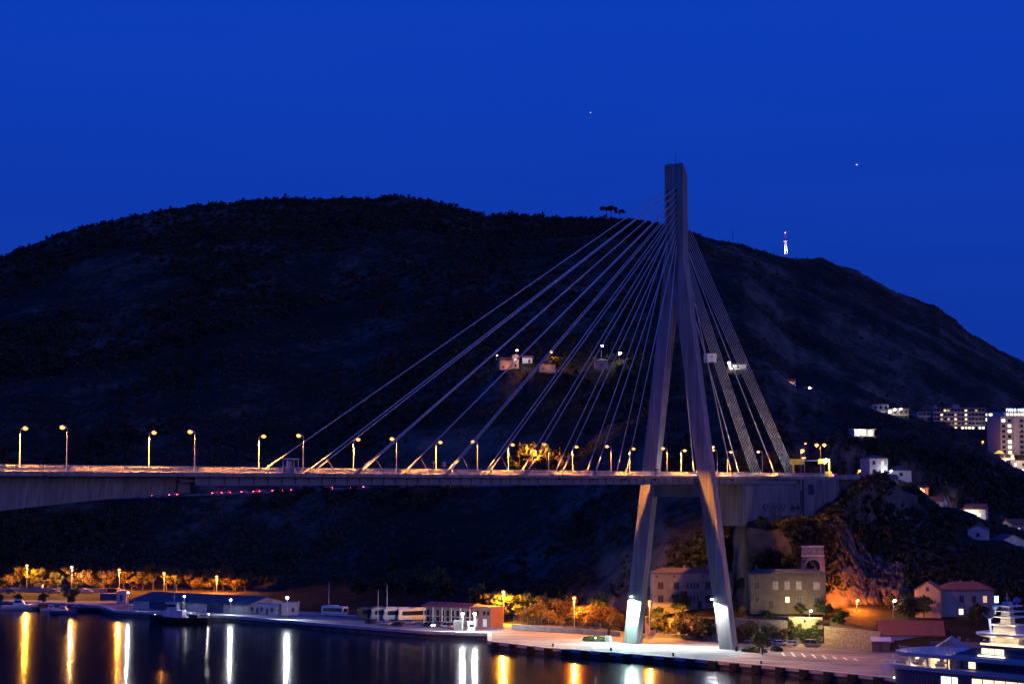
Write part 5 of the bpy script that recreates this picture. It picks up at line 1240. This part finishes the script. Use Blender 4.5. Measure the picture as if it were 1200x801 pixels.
# ================================================================== BOATS
def hull(L_, B, H, draft, bow=1.0, n=14, fore=.45):
    rings = []
    for k in range(n+1):
        t = k/n; x = -L_/2 + L_*t
        f = 1 if t < fore else max(0.02, 1 - ((t-fore)/(1-fore))**2.2)
        sh = H*(1 + .45*max(0, (t-.35)/.65)**2)
        b = B/2*f*(.88 if t == 0 else 1)
        rk = .0 if t < .8 else (t-.8)/.2*bow*.35
        rings.append([(x+rk*1.4, -b, sh), (x+rk*1.4, b, sh), (x+rk*.7, b*.92, sh*.4), (x, b*.55, -draft), (x, -b*.55, -draft), (x+rk*.7, -b*.92, sh*.4)])
    return MB().loft(rings)
def motor_boat(label, loc, rz, L_, m, cab=True, mast=0):
    t = thing('motor_boat', label, 'boat', loc, rz, 'small boats moored on the left')
    hull(L_, L_*.34, L_*.13, .3).build('hull', m, t)
    MB().box(-L_*.42, L_*.2, -L_*.14, L_*.14, L_*.11, L_*.128).build('deck', mat('deck_wood', (.3, .24, .17), .7), t)
    if cab:
        MB().loft([[(-L_*.16, -L_*.115, L_*.12), (L_*.2, -L_*.1, L_*.12), (L_*.2, L_*.1, L_*.12), (-L_*.16, L_*.115, L_*.12)], [(-L_*.13, -L_*.095, L_*.30), (L_*.08, -L_*.085, L_*.30), (L_*.08, L_*.085, L_*.30), (-L_*.13, L_*.095, L_*.30)]]).build('cabin', white_p, t)
        MB().box(-L_*.11, L_*.07, -L_*.112, L_*.112, L_*.21, L_*.265).build('cabin_window', glass_d, t)
    MB().path([(L_*.18, -L_*.13, L_*.2), (L_*.42, -L_*.05, L_*.25), (L_*.48, 0, L_*.26), (L_*.42, L_*.05, L_*.25), (L_*.18, L_*.13, L_*.2)], .025, 5).build('bow_rail', galv, t)
    MB().box(-L_*.52, -L_*.47, -.22, .22, .1, L_*.17).build('outboard', dark_metal, t)
    if mast: MB().tube((0, 0, L_*.28), (0, 0, mast), .06, .03, 6).build('mast', galv, t)
    return t
blue_h = mat('hull_blue', (.05, .09, .25), .4)
for lab, px, py, rz, L_, m, mast in (('long pale boat lying along the dark bank at the far left', 22, 714, .2, 13, cw, 0), ('white cabin boat left of the moored group', 60, 716, .3, 8, cw, 0), ('blue hulled boat in the middle of the moored group', 74, 718.5, .15, 9, blue_h, 0), ('small white boat behind the blue hulled boat', 80, 713.5, .5, 7, cw, 7), ('white cabin boat at the right of the moored group', 95, 714.5, 2.7, 8, cw, 0), ('small open dark boat beside the yellow buoy', 138, 718, 3.0, 6, cb, 0)):
    motor_boat(lab, at_z(px, py, 0), rz, L_, m, px not in (138,), mast)
p = at_z(150, 716, 0); t = thing('mooring_buoy', 'yellow green mooring buoy left of the tug', 'buoy', p)
MB().tube((0, 0, -.5), (0, 0, 1.6), 1.3, 1.1, 14).build('float', mat('buoy_yellow', (.45, .42, .04), .5), t); MB().tube((0, 0, 1.6), (0, 0, 3.2), .35, .2, 8).build('top_post', MATS['buoy_yellow'], t)
# tug
p = at_z(211, 729.5, 0); t = thing('harbour_tug', 'dark hulled tug with a blue white wheelhouse moored before the shed', 'tug', p, math.pi - .12)
L_ = 20.5
hull(L_, 6.4, 2.0, .8).build('hull', cb, t); MB().box(-L_*.44, L_*.26, -2.7, 2.7, 1.7, 1.95).build('deck', mat('tug_deck', (.12, .06, .05), .8), t)
bw_m = mat('tug_white', (.5, .52, .62), .4)
MB().loft([[(-1.5, -2.2, 1.95), (5.6, -1.9, 1.95), (5.6, 1.9, 1.95), (-1.5, 2.2, 1.95)], [(-1.3, -2.1, 4.3), (5.1, -1.8, 4.3), (5.1, 1.8, 4.3), (-1.3, 2.1, 4.3)]]).build('deckhouse', bw_m, t)
wh = MB().loft([[(.8, -1.7, 4.3), (4.2, -1.5, 4.3), (4.2, 1.5, 4.3), (.8, 1.7, 4.3)], [(.9, -1.6, 6.7), (4.5, -1.45, 6.7), (4.5, 1.45, 6.7), (.9, 1.6, 6.7)]]).build('wheelhouse', bw_m, t)
MB().box(1.1, 4.2, -1.70, 1.70, 5.5, 6.3).build('window_band', glass_d, wh); MB().box(.6, 4.8, -1.8, 1.8, 6.71, 6.9).build('wheelhouse_roof', bw_m, wh)
for y in (-.9, .9): MB().tube((-.9, y, 4.3), (-1.0, y, 7.2), .42, .36, 10).build('funnel', cb, t)
MB().tube((2.2, 0, 6.9), (2.2, 0, 13.5), .14, .06, 7).build('mast', galv, t); MB().box(2.1, 2.3, -1.2, 1.2, 10.2, 10.32).build('mast_yard', galv, t); MB().box(2.0, 2.4, -.7, .7, 8.6, 8.75).build('radar', white_p, t)
MB().path([(-L_*.44, -2.8, 3.0), (-3.2, -3.0, 3.0)], .05, 5).path([(-L_*.44, 2.8, 3.0), (-3.2, 3.0, 3.0)], .05, 5).build('rail', galv, t)
MB().box(-6.5, -3.4, -1.6, 1.6, 1.96, 2.9).build('winch', dark_metal, t); MB().tube((-4.5, -.8, 2.0), (-4.5, -.8, 3.8), .15).build('tow_bitt', galv, t)
for x in (-8, -5, -2, 1, 4, 6.5): MB().tube((x, -3.05, 1.0), (x, -3.5, 1.0), .55, .55, 10).build('tyre_fender', black_m, t)
MB().sphere((2.2, -1.9, 3.2), .22, 8, 5).build('deck_lamp', emat('deck_lamp', (.9, .95, 1), 12), t); light(t, (2.2, -2.6, 3.2), (.7, .78, 1), 120, .1)
MB().sphere((9.3, -1.6, 2.6), .18, 8, 5).build('deck_lamp', MATS['deck_lamp'], t); MB().sphere((-9.6, -1.2, 2.9), .2, 8, 5).build('deck_lamp', MATS['deck_lamp'], t); light(t, (-8.5, -3.2, 4.0), (1, .95, .85), 160, .1)
# ================================================================== YACHT
ya = math.atan2(-.724, .69)
st = at_z(1038, 787, 9.5); st = Vector((72.4, 336.5, 0)) + Vector((.724, .69, 0))*7.2
Yt_ = thing('superyacht', 'big dark hulled superyacht with lit decks and a glowing radar mast', 'yacht', st, ya)
yh = mat('yacht_hull', (.10, .10, .13), .3, var=.04); yw = mat('yacht_white', (.60, .58, .58), .35, var=.04); yt = mat('yacht_teak', (.34, .24, .15), .6, var=.15, scale=3)
yl = emat('yacht_glow', (1.0, .66, .32), 2.2); ylw = emat('yacht_glow_white', (1.0, .86, .62), 3.2)
def plan(L0, L1, hb, n=10, k=.32, bowl=26):
    """outline of a deck: rounded stern at L0, tapering to a bow at L1"""
    pts = []; R_ = hb*.95
    for i in range(n+1):
        a = math.pi/2*i/n; pts.append((L0 + R_*k*(1-math.sin(a)), -hb*(1 - .0) * (1 - .22*math.cos(a)**2) if i < n else -hb))
    for i in range(1, n+1):
        t = i/n; pts.append((L1 - bowl*(1-t), -hb*(1-t**2.0)))
    return pts + [(x, -y) for x, y in reversed(pts[:-1])]
def stern_round(L0, hb, R_, n=9): return [(L0 + R_*(1-math.sin(math.pi/2*i/n)), -hb + R_*(1-math.cos(math.pi/2*(1-i/n)))*0 - 0 if False else -(hb-R_) - R_*math.cos(math.pi/2*(1-i/n))) for i in range(n+1)]
def deck_plan(L0, L1, hb, R_, bowl, n=10):
    a = [(L0 + R_*(1-math.sin(math.pi/2*i/n)), -(hb-R_) - R_*math.sin(math.pi/2*i/n)*1.0) for i in range(n+1)]
    a = [(L0 + R_*(1-math.cos(math.pi/2*(1-(1-i/n)))), -(hb-R_) - R_*math.sin(math.pi/2*i/n)) for i in range(n+1)]
    b = [(L1 - bowl*(1-i/n), -hb*(1-(i/n)**2)) for i in range(1, n+1)]
    q = a + b
    return q + [(x, -y) for x, y in reversed(q[:-1])]
ZU = 12.0
def outline_loft(levels, name, m, parent, smooth=False):
    rings = [[(x, y, z) for x, y in pl] for pl, z in levels]
    return MB().loft(rings).build(name, m, parent, smooth)
outline_loft([(deck_plan(3.0, 78, 6.2, 3.0, 30), -1.5), (deck_plan(1.6, 84, 7.0, 4.0, 30), 4.5), (deck_plan(.2, 88, 7.35, 5.0, 30), 9.2), (deck_plan(.0, 89, 7.4, 5.2, 30), 11.2)], 'hull', yh, Yt_)
outline_loft([(deck_plan(-.6, 89.5, 7.75, 5.5, 30), 11.21), (deck_plan(-.8, 90, 7.85, 5.6, 30), 11.95), (deck_plan(-.6, 90, 7.6, 5.4, 30), 12.0)], 'upper_deck', yw, Yt_)
# hull vents and windows on the near side (y negative)
HW = 7.42
for k in range(7): MB().box(7.2+.62*k, 7.5+.62*k, -HW-.04, -HW+.06, 8.7, 10.3).build('hull_vent', mat('vent', (.2, .17, .13), .5), Yt_)
for (x0, x1, z0, z1, m) in ((13.0, 16.4, 8.7, 10.5, ylw), (19.6, 33.5, 8.5, 10.6, yl), (36, 46, 8.5, 10.4, yl)):
    MB().box(x0, x1, -HW-.05, -HW+.06, z0, z1).build('hull_window', m, Yt_)
    x = x0 + 2.2
    while x < x1 - .5: MB().box(x-.12, x+.12, -HW-.09, -HW-.051, z0, z1).build('mullion', yh, Yt_); x += 2.4
MB().sphere((1.3, -5.6, 9.2), .22, 8, 5).build('deck_lamp', ylw, Yt_)
# aft lounge: glowing back wall under the overhang
MB().box(13.6, 16.0, -5.4, 5.4, 12.02, 14.0).build('lounge_wall', mat('yacht_panel', (.55, .42, .3), .5), Yt_)
for (x0, x1) in ((3.8, 4.6), (7.0, 9.2), (10.2, 13.0)): MB().box(x0, x1, -2.0, -1.9, 12.02, 13.9).build('lounge_screen', mat('screen_cloth', (.7, .62, .5), .6), Yt_)
for x in (1.8, 5.6, 9.8, 14.0): MB().box(x-.1, x+.1, -6.9, -6.7, 12.01, 14.05).build('pillar', yw, Yt_)
for (x, y) in ((2.6, -4.6), (6.2, -4.4), (11, -4.2)):
    MB().box(x-1.1, x+1.1, y-.5, y+.5, 12.02, 12.5).box(x-1.1, x+1.1, y+.3, y+.5, 12.5, 12.95).build('sofa', plaster_w, Yt_)
for x in (4.0, 8.5, 12.5): light(Yt_, (x, -3.2, 13.6), (1, .72, .38), 330, .3)
outline_loft([(deck_plan(.6, 62, 7.3, 5.2, 24), 14.02), (deck_plan(.4, 62, 7.4, 5.3, 24), 14.75), (deck_plan(.7, 62, 7.2, 5.1, 24), 14.8)], 'bridge_deck', yw, Yt_)
# railing of the open aft deck
for (z_, r_) in ((15.75, .05), (15.4, .03), (15.05, .03)):
    MB().path([(x, y, z_) for x, y in deck_plan(.9, 62, 7.0, 5.0, 24)][5:12] + [(16.5, -7.0, z_)], r_, 5).build('aft_rail', galv, Yt_)
    MB().path([(x, -y, z_) for x, y in deck_plan(.9, 62, 7.0, 5.0, 24)][5:12] + [(16.5, 7.0, z_)], r_, 5).build('aft_rail', galv, Yt_)
for k in range(14):
    x = 3.5 + k; MB().tube((x if k else 3.5, -6.95, 14.8), (x, -6.95, 15.75), .04).build('rail_post', galv, Yt_)
for (x, y) in ((4, -2), (8, -3), (12, -2.5), (8, 2.5)):
    MB().box(x-1.2, x+1.2, y-.55, y+.55, 14.82, 15.2).build('sun_bed', plaster_w, Yt_)
for x in (3.5, 14.5): light(Yt_, (x, -5.5, 15.5), (1, .8, .5), 45, .15)
# dark sloping superstructure above
MB().extr([(14.5, 14.82), (62, 14.82), (58, 17.0), (33, 17.35), (22, 17.2), (19.0, 16.4)], -6.5, 6.5).build('superstructure', yh, Yt_)
outline_loft([(deck_plan(15.0, 60, 6.9, .5, 20), 14.81), (deck_plan(15.0, 60, 6.95, .5, 20), 15.1)], 'side_step', yw, Yt_)
MB().extr([(17.2, 12.02), (60, 12.02), (58, 14.0), (16.4, 14.0)], -6.2, 6.2).build('main_saloon', yh, Yt_)
for (x0, x1, m) in ((18.2, 19.6, yl), (20.2, 28, glass_d), (28.6, 40, glass_d)):
    MB().box(x0, x1, -6.26, -6.205, 12.3, 13.8).build('saloon_window', m, Yt_)
for (x0, x1, m) in ((21.2, 22.6, yl), (22.75, 23.8, yl), (23.95, 25.8, yl)):
    MB().box(x0, x1, -6.56, -6.505, 15.55, 16.6).build('bridge_window', m, Yt_)
MB().box(20.6, 26.0, -7.0, -6.56, 15.12, 15.32).build('light_strip', ylw, Yt_)
# sun deck, funnel tower and radar mast
outline_loft([(deck_plan(19.2, 50, 5.4, 3, 14), 17.36), (deck_plan(19.2, 50, 5.6, 3, 14), 17.6)], 'sun_deck', yw, Yt_)
MB().path([(x, y, 18.35) for x, y in deck_plan(19.5, 50, 5.3, 3, 14)], .05, 5).build('sun_deck_rail', galv, Yt_)
MB().box(20.2, 44, -5.35, -5.25, 17.61, 17.95).build('light_strip', yl, Yt_)
MB().loft([[(22.8, -2.6, 17.6), (29, -2.6, 17.6), (29, 2.6, 17.6), (22.8, 2.6, 17.6)], [(22.9, -2.4, 18.9), (29, -2.4, 18.9), (29, 2.4, 18.9), (22.9, 2.4, 18.9)]]).build('deck_house', yw, Yt_)
outline_loft([(deck_plan(20.2, 36, 4.0, 3.4, 8), 18.95), (deck_plan(19.6, 37, 4.6, 3.8, 8), 19.35), (deck_plan(19.6, 37, 4.6, 3.8, 8), 19.65)], 'hard_top', yw, Yt_)
MB().loft([[(23, -1.8, 19.65), (28, -1.8, 19.65), (28, 1.8, 19.65), (23, 1.8, 19.65)], [(23.3, -1.6, 21.0), (27.6, -1.6, 21.0), (27.6, 1.6, 21.0), (23.3, 1.6, 21.0)]]).build('mast_base', yw, Yt_)
MB().box(22.6, 28.4, -2.2, 2.2, 21.01, 21.25).build('mast_platform', yw, Yt_)
MB().loft([[(24.2, -.85, 21.25), (26.4, -.85, 21.25), (26.4, .85, 21.25), (24.2, .85, 21.25)], [(24.6, -.65, 25.4), (26.0, -.65, 25.4), (26.0, .65, 25.4), (24.6, .65, 25.4)]]).build('mast', yw, Yt_)
for (z_, w_) in ((22.6, 2.8), (23.6, 2.2), (24.6, 1.9)): MB().box(25.0-w_*.4, 25.6+w_, -w_, w_, z_, z_+.15).build('mast_arm', yw, Yt_)
for (x, y, z_, r_) in ((23.9, -1.9, 24.55, .62), (26.6, 1.2, 25.7, .62)):
    MB().tube((x, y, z_-1.4), (x, y, z_-.4), .12).build('dome_post', yw, Yt_)
    MB().sphere((x, y, z_), r_, 12, 8).build('radar_dome', mat('dome_blue_lit', (.12, .2, .5), .4), Yt_, True)  # blue light falling on the domes is put into their base colour
MB().tube((25.3, 0, 25.4), (25.3, 0, 27.2), .12, .05).build('antenna', galv, Yt_); MB().box(25.2, 25.4, -.7, .7, 26.0, 26.1).build('radar_bar', yw, Yt_)
for (x, y, z_, pw_2, c) in ((23.2, -3.2, 21.8, 160, (1, .8, .42)), (27.5, -3.0, 21.9, 160, (1, .8, .42)), (25.2, -3.4, 23.3, 130, (1, .82, .5)), (24.3, -4.0, 18.3, 120, (1, .72, .3)), (28, -4.0, 18.3, 120, (1, .72, .3)), (24.5, -3.2, 20.2, 70, (1, .75, .35)), (28, -3.2, 20.2, 60, (1, .75, .35)), (33, -4.2, 18.4, 120, (1, .72, .3))): light(Yt_, (x, y, z_), c, pw_2*1.1, .15)
MB().tube((22.0, -4.2, 18.0), (21.7, -4.4, 22.4), .07, .24, 8).build('light_pole', emat('pole_blue', (.45, .5, 1.0), 1.1), Yt_)
MB().box(21.2, 22.2, -4.6, -4.2, 22.42, 22.55).build('pole_cap', yw, Yt_)
for o in list(Yt_.children):       # settle the upper works to their final heights
    if o.type == 'MESH':
        vs = o.data.vertices; zm = min(v.co.z for v in vs); xm = min(v.co.x for v in vs)
        dx = -2.4 if (zm > 17.55 and xm > 19.5 and o.name.split('.')[0] in ('deck_house', 'hard_top', 'mast_base', 'mast_platform', 'mast', 'mast_arm', 'dome_post', 'radar_dome', 'antenna', 'radar_bar')) else 0
        for v in vs: v.co.z -= .8 if v.co.z > 16.9 else .3 if v.co.z > 13.8 else 0; v.co.x += dx
    elif o.location.z > 17.5: o.location.z -= .8; o.location.x -= 2.4
# gangway frame and rails on the quay end behind the stern
p = at_z(1046, 784, QZ); t = thing('gangway_cage', 'pale glass sided gangway cage on the quay behind the yacht stern', 'gangway', p, qa + .35)
for sy in (-1.4, 1.4):
    for x in (-2.6, -.9, .9, 2.6): MB().tube((x, sy, 0), (x, sy, 2.3), .07).build('post', galv, t)
    MB().box(-2.6, 2.6, sy-.05, sy+.05, 2.3, 2.4).build('top_rail', white_p, t); MB().box(-2.5, 2.5, sy-.02, sy+.02, .35, 1.25).build('panel', white_p, t)
# ================================================================== QUAY FURNITURE
for k, (px, py) in enumerate(((648, 757.0), (716, 761.8), (789, 768.0), (892, 777.5))):
    p = at_z(px, py, QZ); t = thing('bollard', f'{ORD[k]} black bollard from the left along the pier edge', 'bollard', p, 0, 'bollards along the pier edge')
    MB().tube((0, 0, 0), (0, 0, .62), .26, .2, 10).build('stem', black_m, t); MB().sphere((0, 0, .68), .34, 10, 6, (1, 1, .5)).build('cap', black_m, t)
def fence(label, pts, h, every=3.0, name='chain_fence'):
    t = thing(name, label, 'fence', pts[0], 0); o0 = pts[0]
    for a, b in zip(pts[:-1], pts[1:]):
        d = b-a; n = max(1, int(d.length/every))
        for k in range(n):
            q = a + d*(k/n) - o0; MB().tube(q, q + Vector((0, 0, h)), .05, .05, 6).build('post', fence_m, t)
        MB().beam(a-o0+Vector((0, 0, h-.05)), b-o0+Vector((0, 0, h-.05)), .05, .05).build('top_rail', fence_m, t)
        mb = MB(); L_ = d.length; m_ = int(L_/.45)
        for k in range(m_):
            q = a + d*(k/m_) - o0; mb.beam(q + Vector((0, 0, .1)), q + Vector((0, 0, h-.08)), .022, .022)
        mb.build('wire_mesh', fence_m, t, kind='stuff')
    return t
fence('tall wire fence along the ramp wall left of the tower', [at_z(602, 735, 2.0) + Vector((0, 1.2, 1.2)), at_z(660, 740, 2.0) + Vector((0, 1.2, 1.2)), at_z(726, 744.6, 2.0) + Vector((0, 1.2, 1.2))], 2.2)
fence('grey wire fence around the foot of the far tower leg', [at_z(752, 752.5, 2.0), at_z(766, 747.5, 2.0)], 1.9, 1.5)
fence('long wire fence behind the apron right of the ivy wall', [at_z(955, 757, 2.0), at_z(1000, 761.5, 2.0), at_z(1036, 767, 2.0)], 2.3)
p = at_z(712.5, 752.2, QZ); t = thing('switch_cabinet', 'pale electrical cabinet beside the slim cypress', 'cabinet', p, -.4); MB().box(-.75, .75, -.35, .35, .1, 1.9).build('body', white_p, t); MB().box(-.68, -.02, -.39, -.355, .25, 1.75).build('door', galv, t); MB().box(.02, .68, -.39, -.355, .25, 1.75).build('door', galv, t)
p = at_z(698, 752.6, QZ); t = thing('garden_light', 'small warm light on a short post in the green hedge', 'lamp', p); MB().tube((0, 0, 0), (0, 0, 1.3), .05).build('post', galv, t); MB().sphere((0, 0, 1.4), .2, 8, 5).build('bulb', bulb_warm, t); light(t, (0, -.5, 1.5), (1, .85, .6), 60, .1)
p = at_z(863, 762.5, QZ); t = thing('litter_bin', 'small black bin at the foot of the near tower leg', 'bin', p); MB().tube((0, 0, 0), (0, 0, 1.2), .38, .42, 10).build('body', black_m, t); MB().tube((0, 0, 1.2), (0, 0, 1.35), .46, .3, 10).build('lid', black_m, t)
p = at_z(891.5, 765.5, QZ); t = thing('marker_post', 'short white marker post before the planted island', 'post', p); MB().tube((0, 0, 0), (0, 0, 2.2), .12, .12, 8).build('post', white_p, t); MB().tube((0, 0, 1.5), (0, 0, 1.8), .13, .13, 8).build('band', cr, t)
# dark growth along the far left bank
for lab, px, Y, h in (('dark round bush on the bank at the far left corner', 3, 640, 4.5), ('dark bush above the long pale boat', 30, 642, 4.0), ('dark bush between the two left groups of boats', 56, 640, 4.2), ('dark bush left of the blue container', 92, 640, 3.6), ('small dark tree standing behind the moored boats', 88, 655, 6.5)):
    tr('green_tree', lab, px, Y, h, wide=1.3)
for lab, px, Y, h, k in (('dark tree in front of the east house door', 905, 488, 5.5, 'green_tree'), ('dark bush before the right end of the east house', 962, 487.6, 5.0, 'green_tree'), ('dark tree under the left end of the long cream house', 772, 514, 7.0, 'green_tree'), ('dark tree before the middle of the long cream house', 801, 509, 7, 'green_tree'), ('dark tree at the right end of the long cream house', 858, 494, 6, 'green_tree'), ('yellow lit bush on top of the ivy wall', 935, 487.5, 3.0, 'broad_tree'),
        ('orange bush between the cream house trees and the tower leg', 818, 497, 6.0, 'shrub'), ('dim orange bush at the foot of the retaining wall by parked cars', 880, 486.3, 5.0, 'shrub'), ('wide brown bush left of the ivy wall', 915, 484, 5.2, 'dry_tree')):
    tr(k, lab, px, Y, h, wide=1.25)
# more trees of uneven size along the lit coast road and dark growth on the cliff under the abutment
for lab, px, Y, h, k, wd in (('tall thin tree beside the leftmost coast lamp', 30, 712, 11, 'dry_tree', .8), ('low orange scrub tree between the leftmost lamp and the pinkish lamp', 62, 707, 5.0, 'dry_tree', 1.3), ('tall dim tree behind the pinkish lamp', 88, 714, 11.5, 'dry_tree', .9), ('spreading orange tree left of the bank lamp', 134, 707, 9.0, 'dry_tree', 1.3), ('small orange scrub tree right of the bank lamp', 160, 701, 5.5, 'dry_tree', 1.4), ('tall uneven tree between the bank lamp and the shed lamps', 184, 704, 12, 'dry_tree', 1.0), ('low orange scrub tree left of the right shed lamp', 241, 695, 5.0, 'shrub', 1.2), ('tall uneven tree behind the right shed lamp', 266, 698, 11.5, 'dry_tree', 1.1), ('fading brown tree at the right end of the lit coast trees', 291, 690, 8, 'dry_tree', 1.2),
        ('tall uneven yellow tree left of the terminal lamp', 580, 562, 11, 'dry_tree', 1.2), ('large orange tree rising behind the hedge', 640, 556, 9.5, 'dry_tree', 1.3), ('tall brown tree behind the deep orange lamp', 664, 548, 9.5, 'dry_tree', 1.2), ('dark tree behind the right end of the hedge', 706, 540, 10, 'green_tree', 1.0), ('low orange scrub tree at the hedge start', 621, 549, 5, 'shrub', 1.3),
        ('dark tree on the cliff edge below the left of the abutment', 868, 499.5, 4, 'green_tree', 1.2), ('dark tree on the cliff edge below the middle of the abutment', 888, 500, 3.5, 'green_tree', 1.3)):
    tr(k, lab, px, Y, h, wide=wd)
# creepers hanging over the cliff
rs = np.random.default_rng(31); nr = len(us); js = [k for k in range(nr) if 1.9 < us[k] < 3.3]; cs_ = [k for k, c in enumerate(cols) if 850 < c < 985]
ci = rs.choice(cs_[:-1], 5200); ri = rs.choice(js[:-1], 5200); fi = rs.random((5200, 1)); fj = rs.random((5200, 1)); P3 = np.stack([TX, TY, TZ], -1)
c = (P3[ci, ri]*(1-fi) + P3[ci+1, ri]*fi)*(1-fj) + (P3[ci, ri+1]*(1-fi) + P3[ci+1, ri+1]*fi)*fj
keep = fbm(c[:, 0]/7, c[:, 2]/6) > .40; c = c[keep]; n = len(c); c = np.repeat(c, 5, 0) + rs.normal(0, .45, (n*5, 3)) + np.array([0, -.5, 0]); n = len(c)
u = rs.normal(0, 1, (n, 3)); u /= np.linalg.norm(u, axis=1)[:, None]; v = np.cross(u, rs.normal(0, 1, (n, 3))); v /= np.linalg.norm(v, axis=1)[:, None]
xl = (c[:, 0]-PC.x)*dv.x + (c[:, 1]-PC.y)*dv.y; yl = -((c[:, 0]-PC.x)*nv_.x + (c[:, 1]-PC.y)*nv_.y); ok = ~((xl > 18) & (xl < 104) & (np.abs(yl) < 8.5)) & (c[:, 2] > 17) & ~((xl > 18) & (xl < 104) & (c[:, 2] > 36.5) & (yl < 10))
c, u, v = c[ok], u[ok], v[ok]; V = np.stack([c-u*.5, c+v*.3, c+u*.5, c-v*.3], 1).reshape(-1, 3)
np_mesh('cliff_creepers', V, np.arange(len(V)).reshape(-1, 4), leaf_d, kind='stuff')
hill_lamp('orange lamp beside the small hut on the spur', 1074, 572, 648, 3, bulb_org, ORG, 1200, .4)
hill_lamp('white lamp at the corner of the two storey house on the spur', 1040, 551, 636, 3, bulb_wht, WHT, 500, .35)
hill_lamp('orange lamp where the bridge road bends away on the spur', 1003, 551, 600, 4, bulb_org, ORG, 2500, .45)
hill_lamp('warm lamp in the trees left of the tower hotel', 1148, 517, 900, 3, bulb_org, ORG, 900, .5)
hill_lamp('small warm lamp on the dark spur below the tower hotel', 1158, 545, 800, 3, bulb_warm, WARM, 500, .4)
0 and print('LAMP', [(o.name, tuple(round(v, 1) for v in o.location)) for o in S.objects if o.get('label', '').startswith(('big starry', 'orange lit tree left of the starry'))], 'G', ground(606, 752), ground(624, 745))
# broken rock face behind the quay terrace, lit by the hidden floodlight
def rock_face(label, px0, px1, Y0, Y1, seed):
    nx, nz = 80, 50; V = np.zeros((nx, nz, 3))
    for i in range(nx):
        for j in range(nz):
            a = i/(nx-1); b = j/(nz-1); Y = Y0 + (Y1-Y0)*b; x = ((px0 + (px1-px0)*a)-600)/F*Y/cp
            V[i, j] = (x, Y, tz_at(x, Y))
    a = np.linspace(0, 1, nx)[:, None]; b = np.linspace(0, 1, nz)[None, :]
    edge = np.minimum(np.minimum(a, 1-a)*7, 1)*np.minimum(np.minimum(b, 1-b)*7, 1)
    n = fbm(V[..., 0]/2.4+seed, V[..., 1]/4+seed, 4); r = 1 - np.abs(fbm(V[..., 0]/1.1+V[..., 2]/5+seed*3, V[..., 1]/6+V[..., 2]/3, 4)-.47)*5
    h = (2.6*n + 1.5*np.clip(r, -1, 1) - .5)*edge - (1-edge)*1.2
    V[..., 2] += h*.75; V[..., 1] -= h*.9
    i, j = np.meshgrid(np.arange(nx-1), np.arange(nz-1), indexing='ij'); q = (i*nz + j).ravel()
    o = np_mesh('rock_face', V.reshape(-1, 3), np.stack([q, q+nz, q+nz+1, q+1], 1), mat('limestone', (.105, .085, .07), .95, var=.6, scale=.8, bump=.6)); tag(o, label, 'rock face'); return o
rock_face('broken rock face glowing orange above the quay terrace', 962, 1066, 500, 535, 1.0)
for lab, px, Y, rz, pt, kd in (('dark car on the coast road left of the pinkish lamp', 70, 690, .1, cg, 'hatch'), ('pale car on the coast road right of the pinkish lamp', 108, 689, .1, cs, 'sedan'), ('dark van on the coast road near the bank lamp', 138, 688, .1, cb, 'van'), ('blue car at the left end of the coast road', 20, 691, .1, cbl, 'hatch')):
    p = ground(px, Y); car(lab, (p.x, p.y, p.z + .05), rz, pt, kd)
hh('town_c', 'town_house', 'small house with one warm window left of the pink lit town house', 6, 6, 4, 'gable', 1.4, plaster_w, tile_r, .2, [('f', -1, 2.2, 1.0, 1.3, 'l'), ('f', 1.4, 2.2, 1.0, 1.3, 'd')])
hh('town_d', 'town_house', 'house with two white lit windows below the pink lit town house', 8, 7, 6, 'hip', 1.6, plaster, tile_r, -.1, [('f', -2, 4.2, 1.1, 1.4, 'w'), ('f', 1.8, 4.2, 1.1, 1.4, 'd'), ('f', 1.8, 1.6, 1.1, 1.4, 'w')], (0, -4, 4, (1, .75, .5), 160))
hh('town_e', 'town_house', 'lowest town house at the right edge with a warm lit ground floor', 9, 8, 6.5, 'flat', 0, plaster_w, tile_d, .1, [('f', -2.5, 1.6, 1.4, 1.4, 'l'), ('f', 0, 1.6, 1.4, 1.4, 'l'), ('f', 2, 4.6, 1.0, 1.4, 'w')], (1, -4, 3, (1, .6, .3), 300))
hh('spur_a', 'spur_house', 'dim house with a warm window below the grey roofed house', 7, 6, 3.6, 'gable', 1.5, plaster, tile_d, .1, [('f', 1.5, 1.8, 1.0, 1.2, 'l')])
hh('spur_b', 'spur_house', 'dark low house lost among the trees left of the pinkish roof', 7, 6, 3.2, 'hip', 1.5, plaster_g, tile_d, .2, [('f', -1.5, 1.7, 1.0, 1.2, 'd')])
hh('spur_c', 'spur_house', 'blue shaded house left of the white gable at the right edge', 7, 7, 3.4, 'gablef', 1.8, plaster_w, tile_d, -.3, [('f', 0, 1.7, 1.0, 1.2, 'd')])
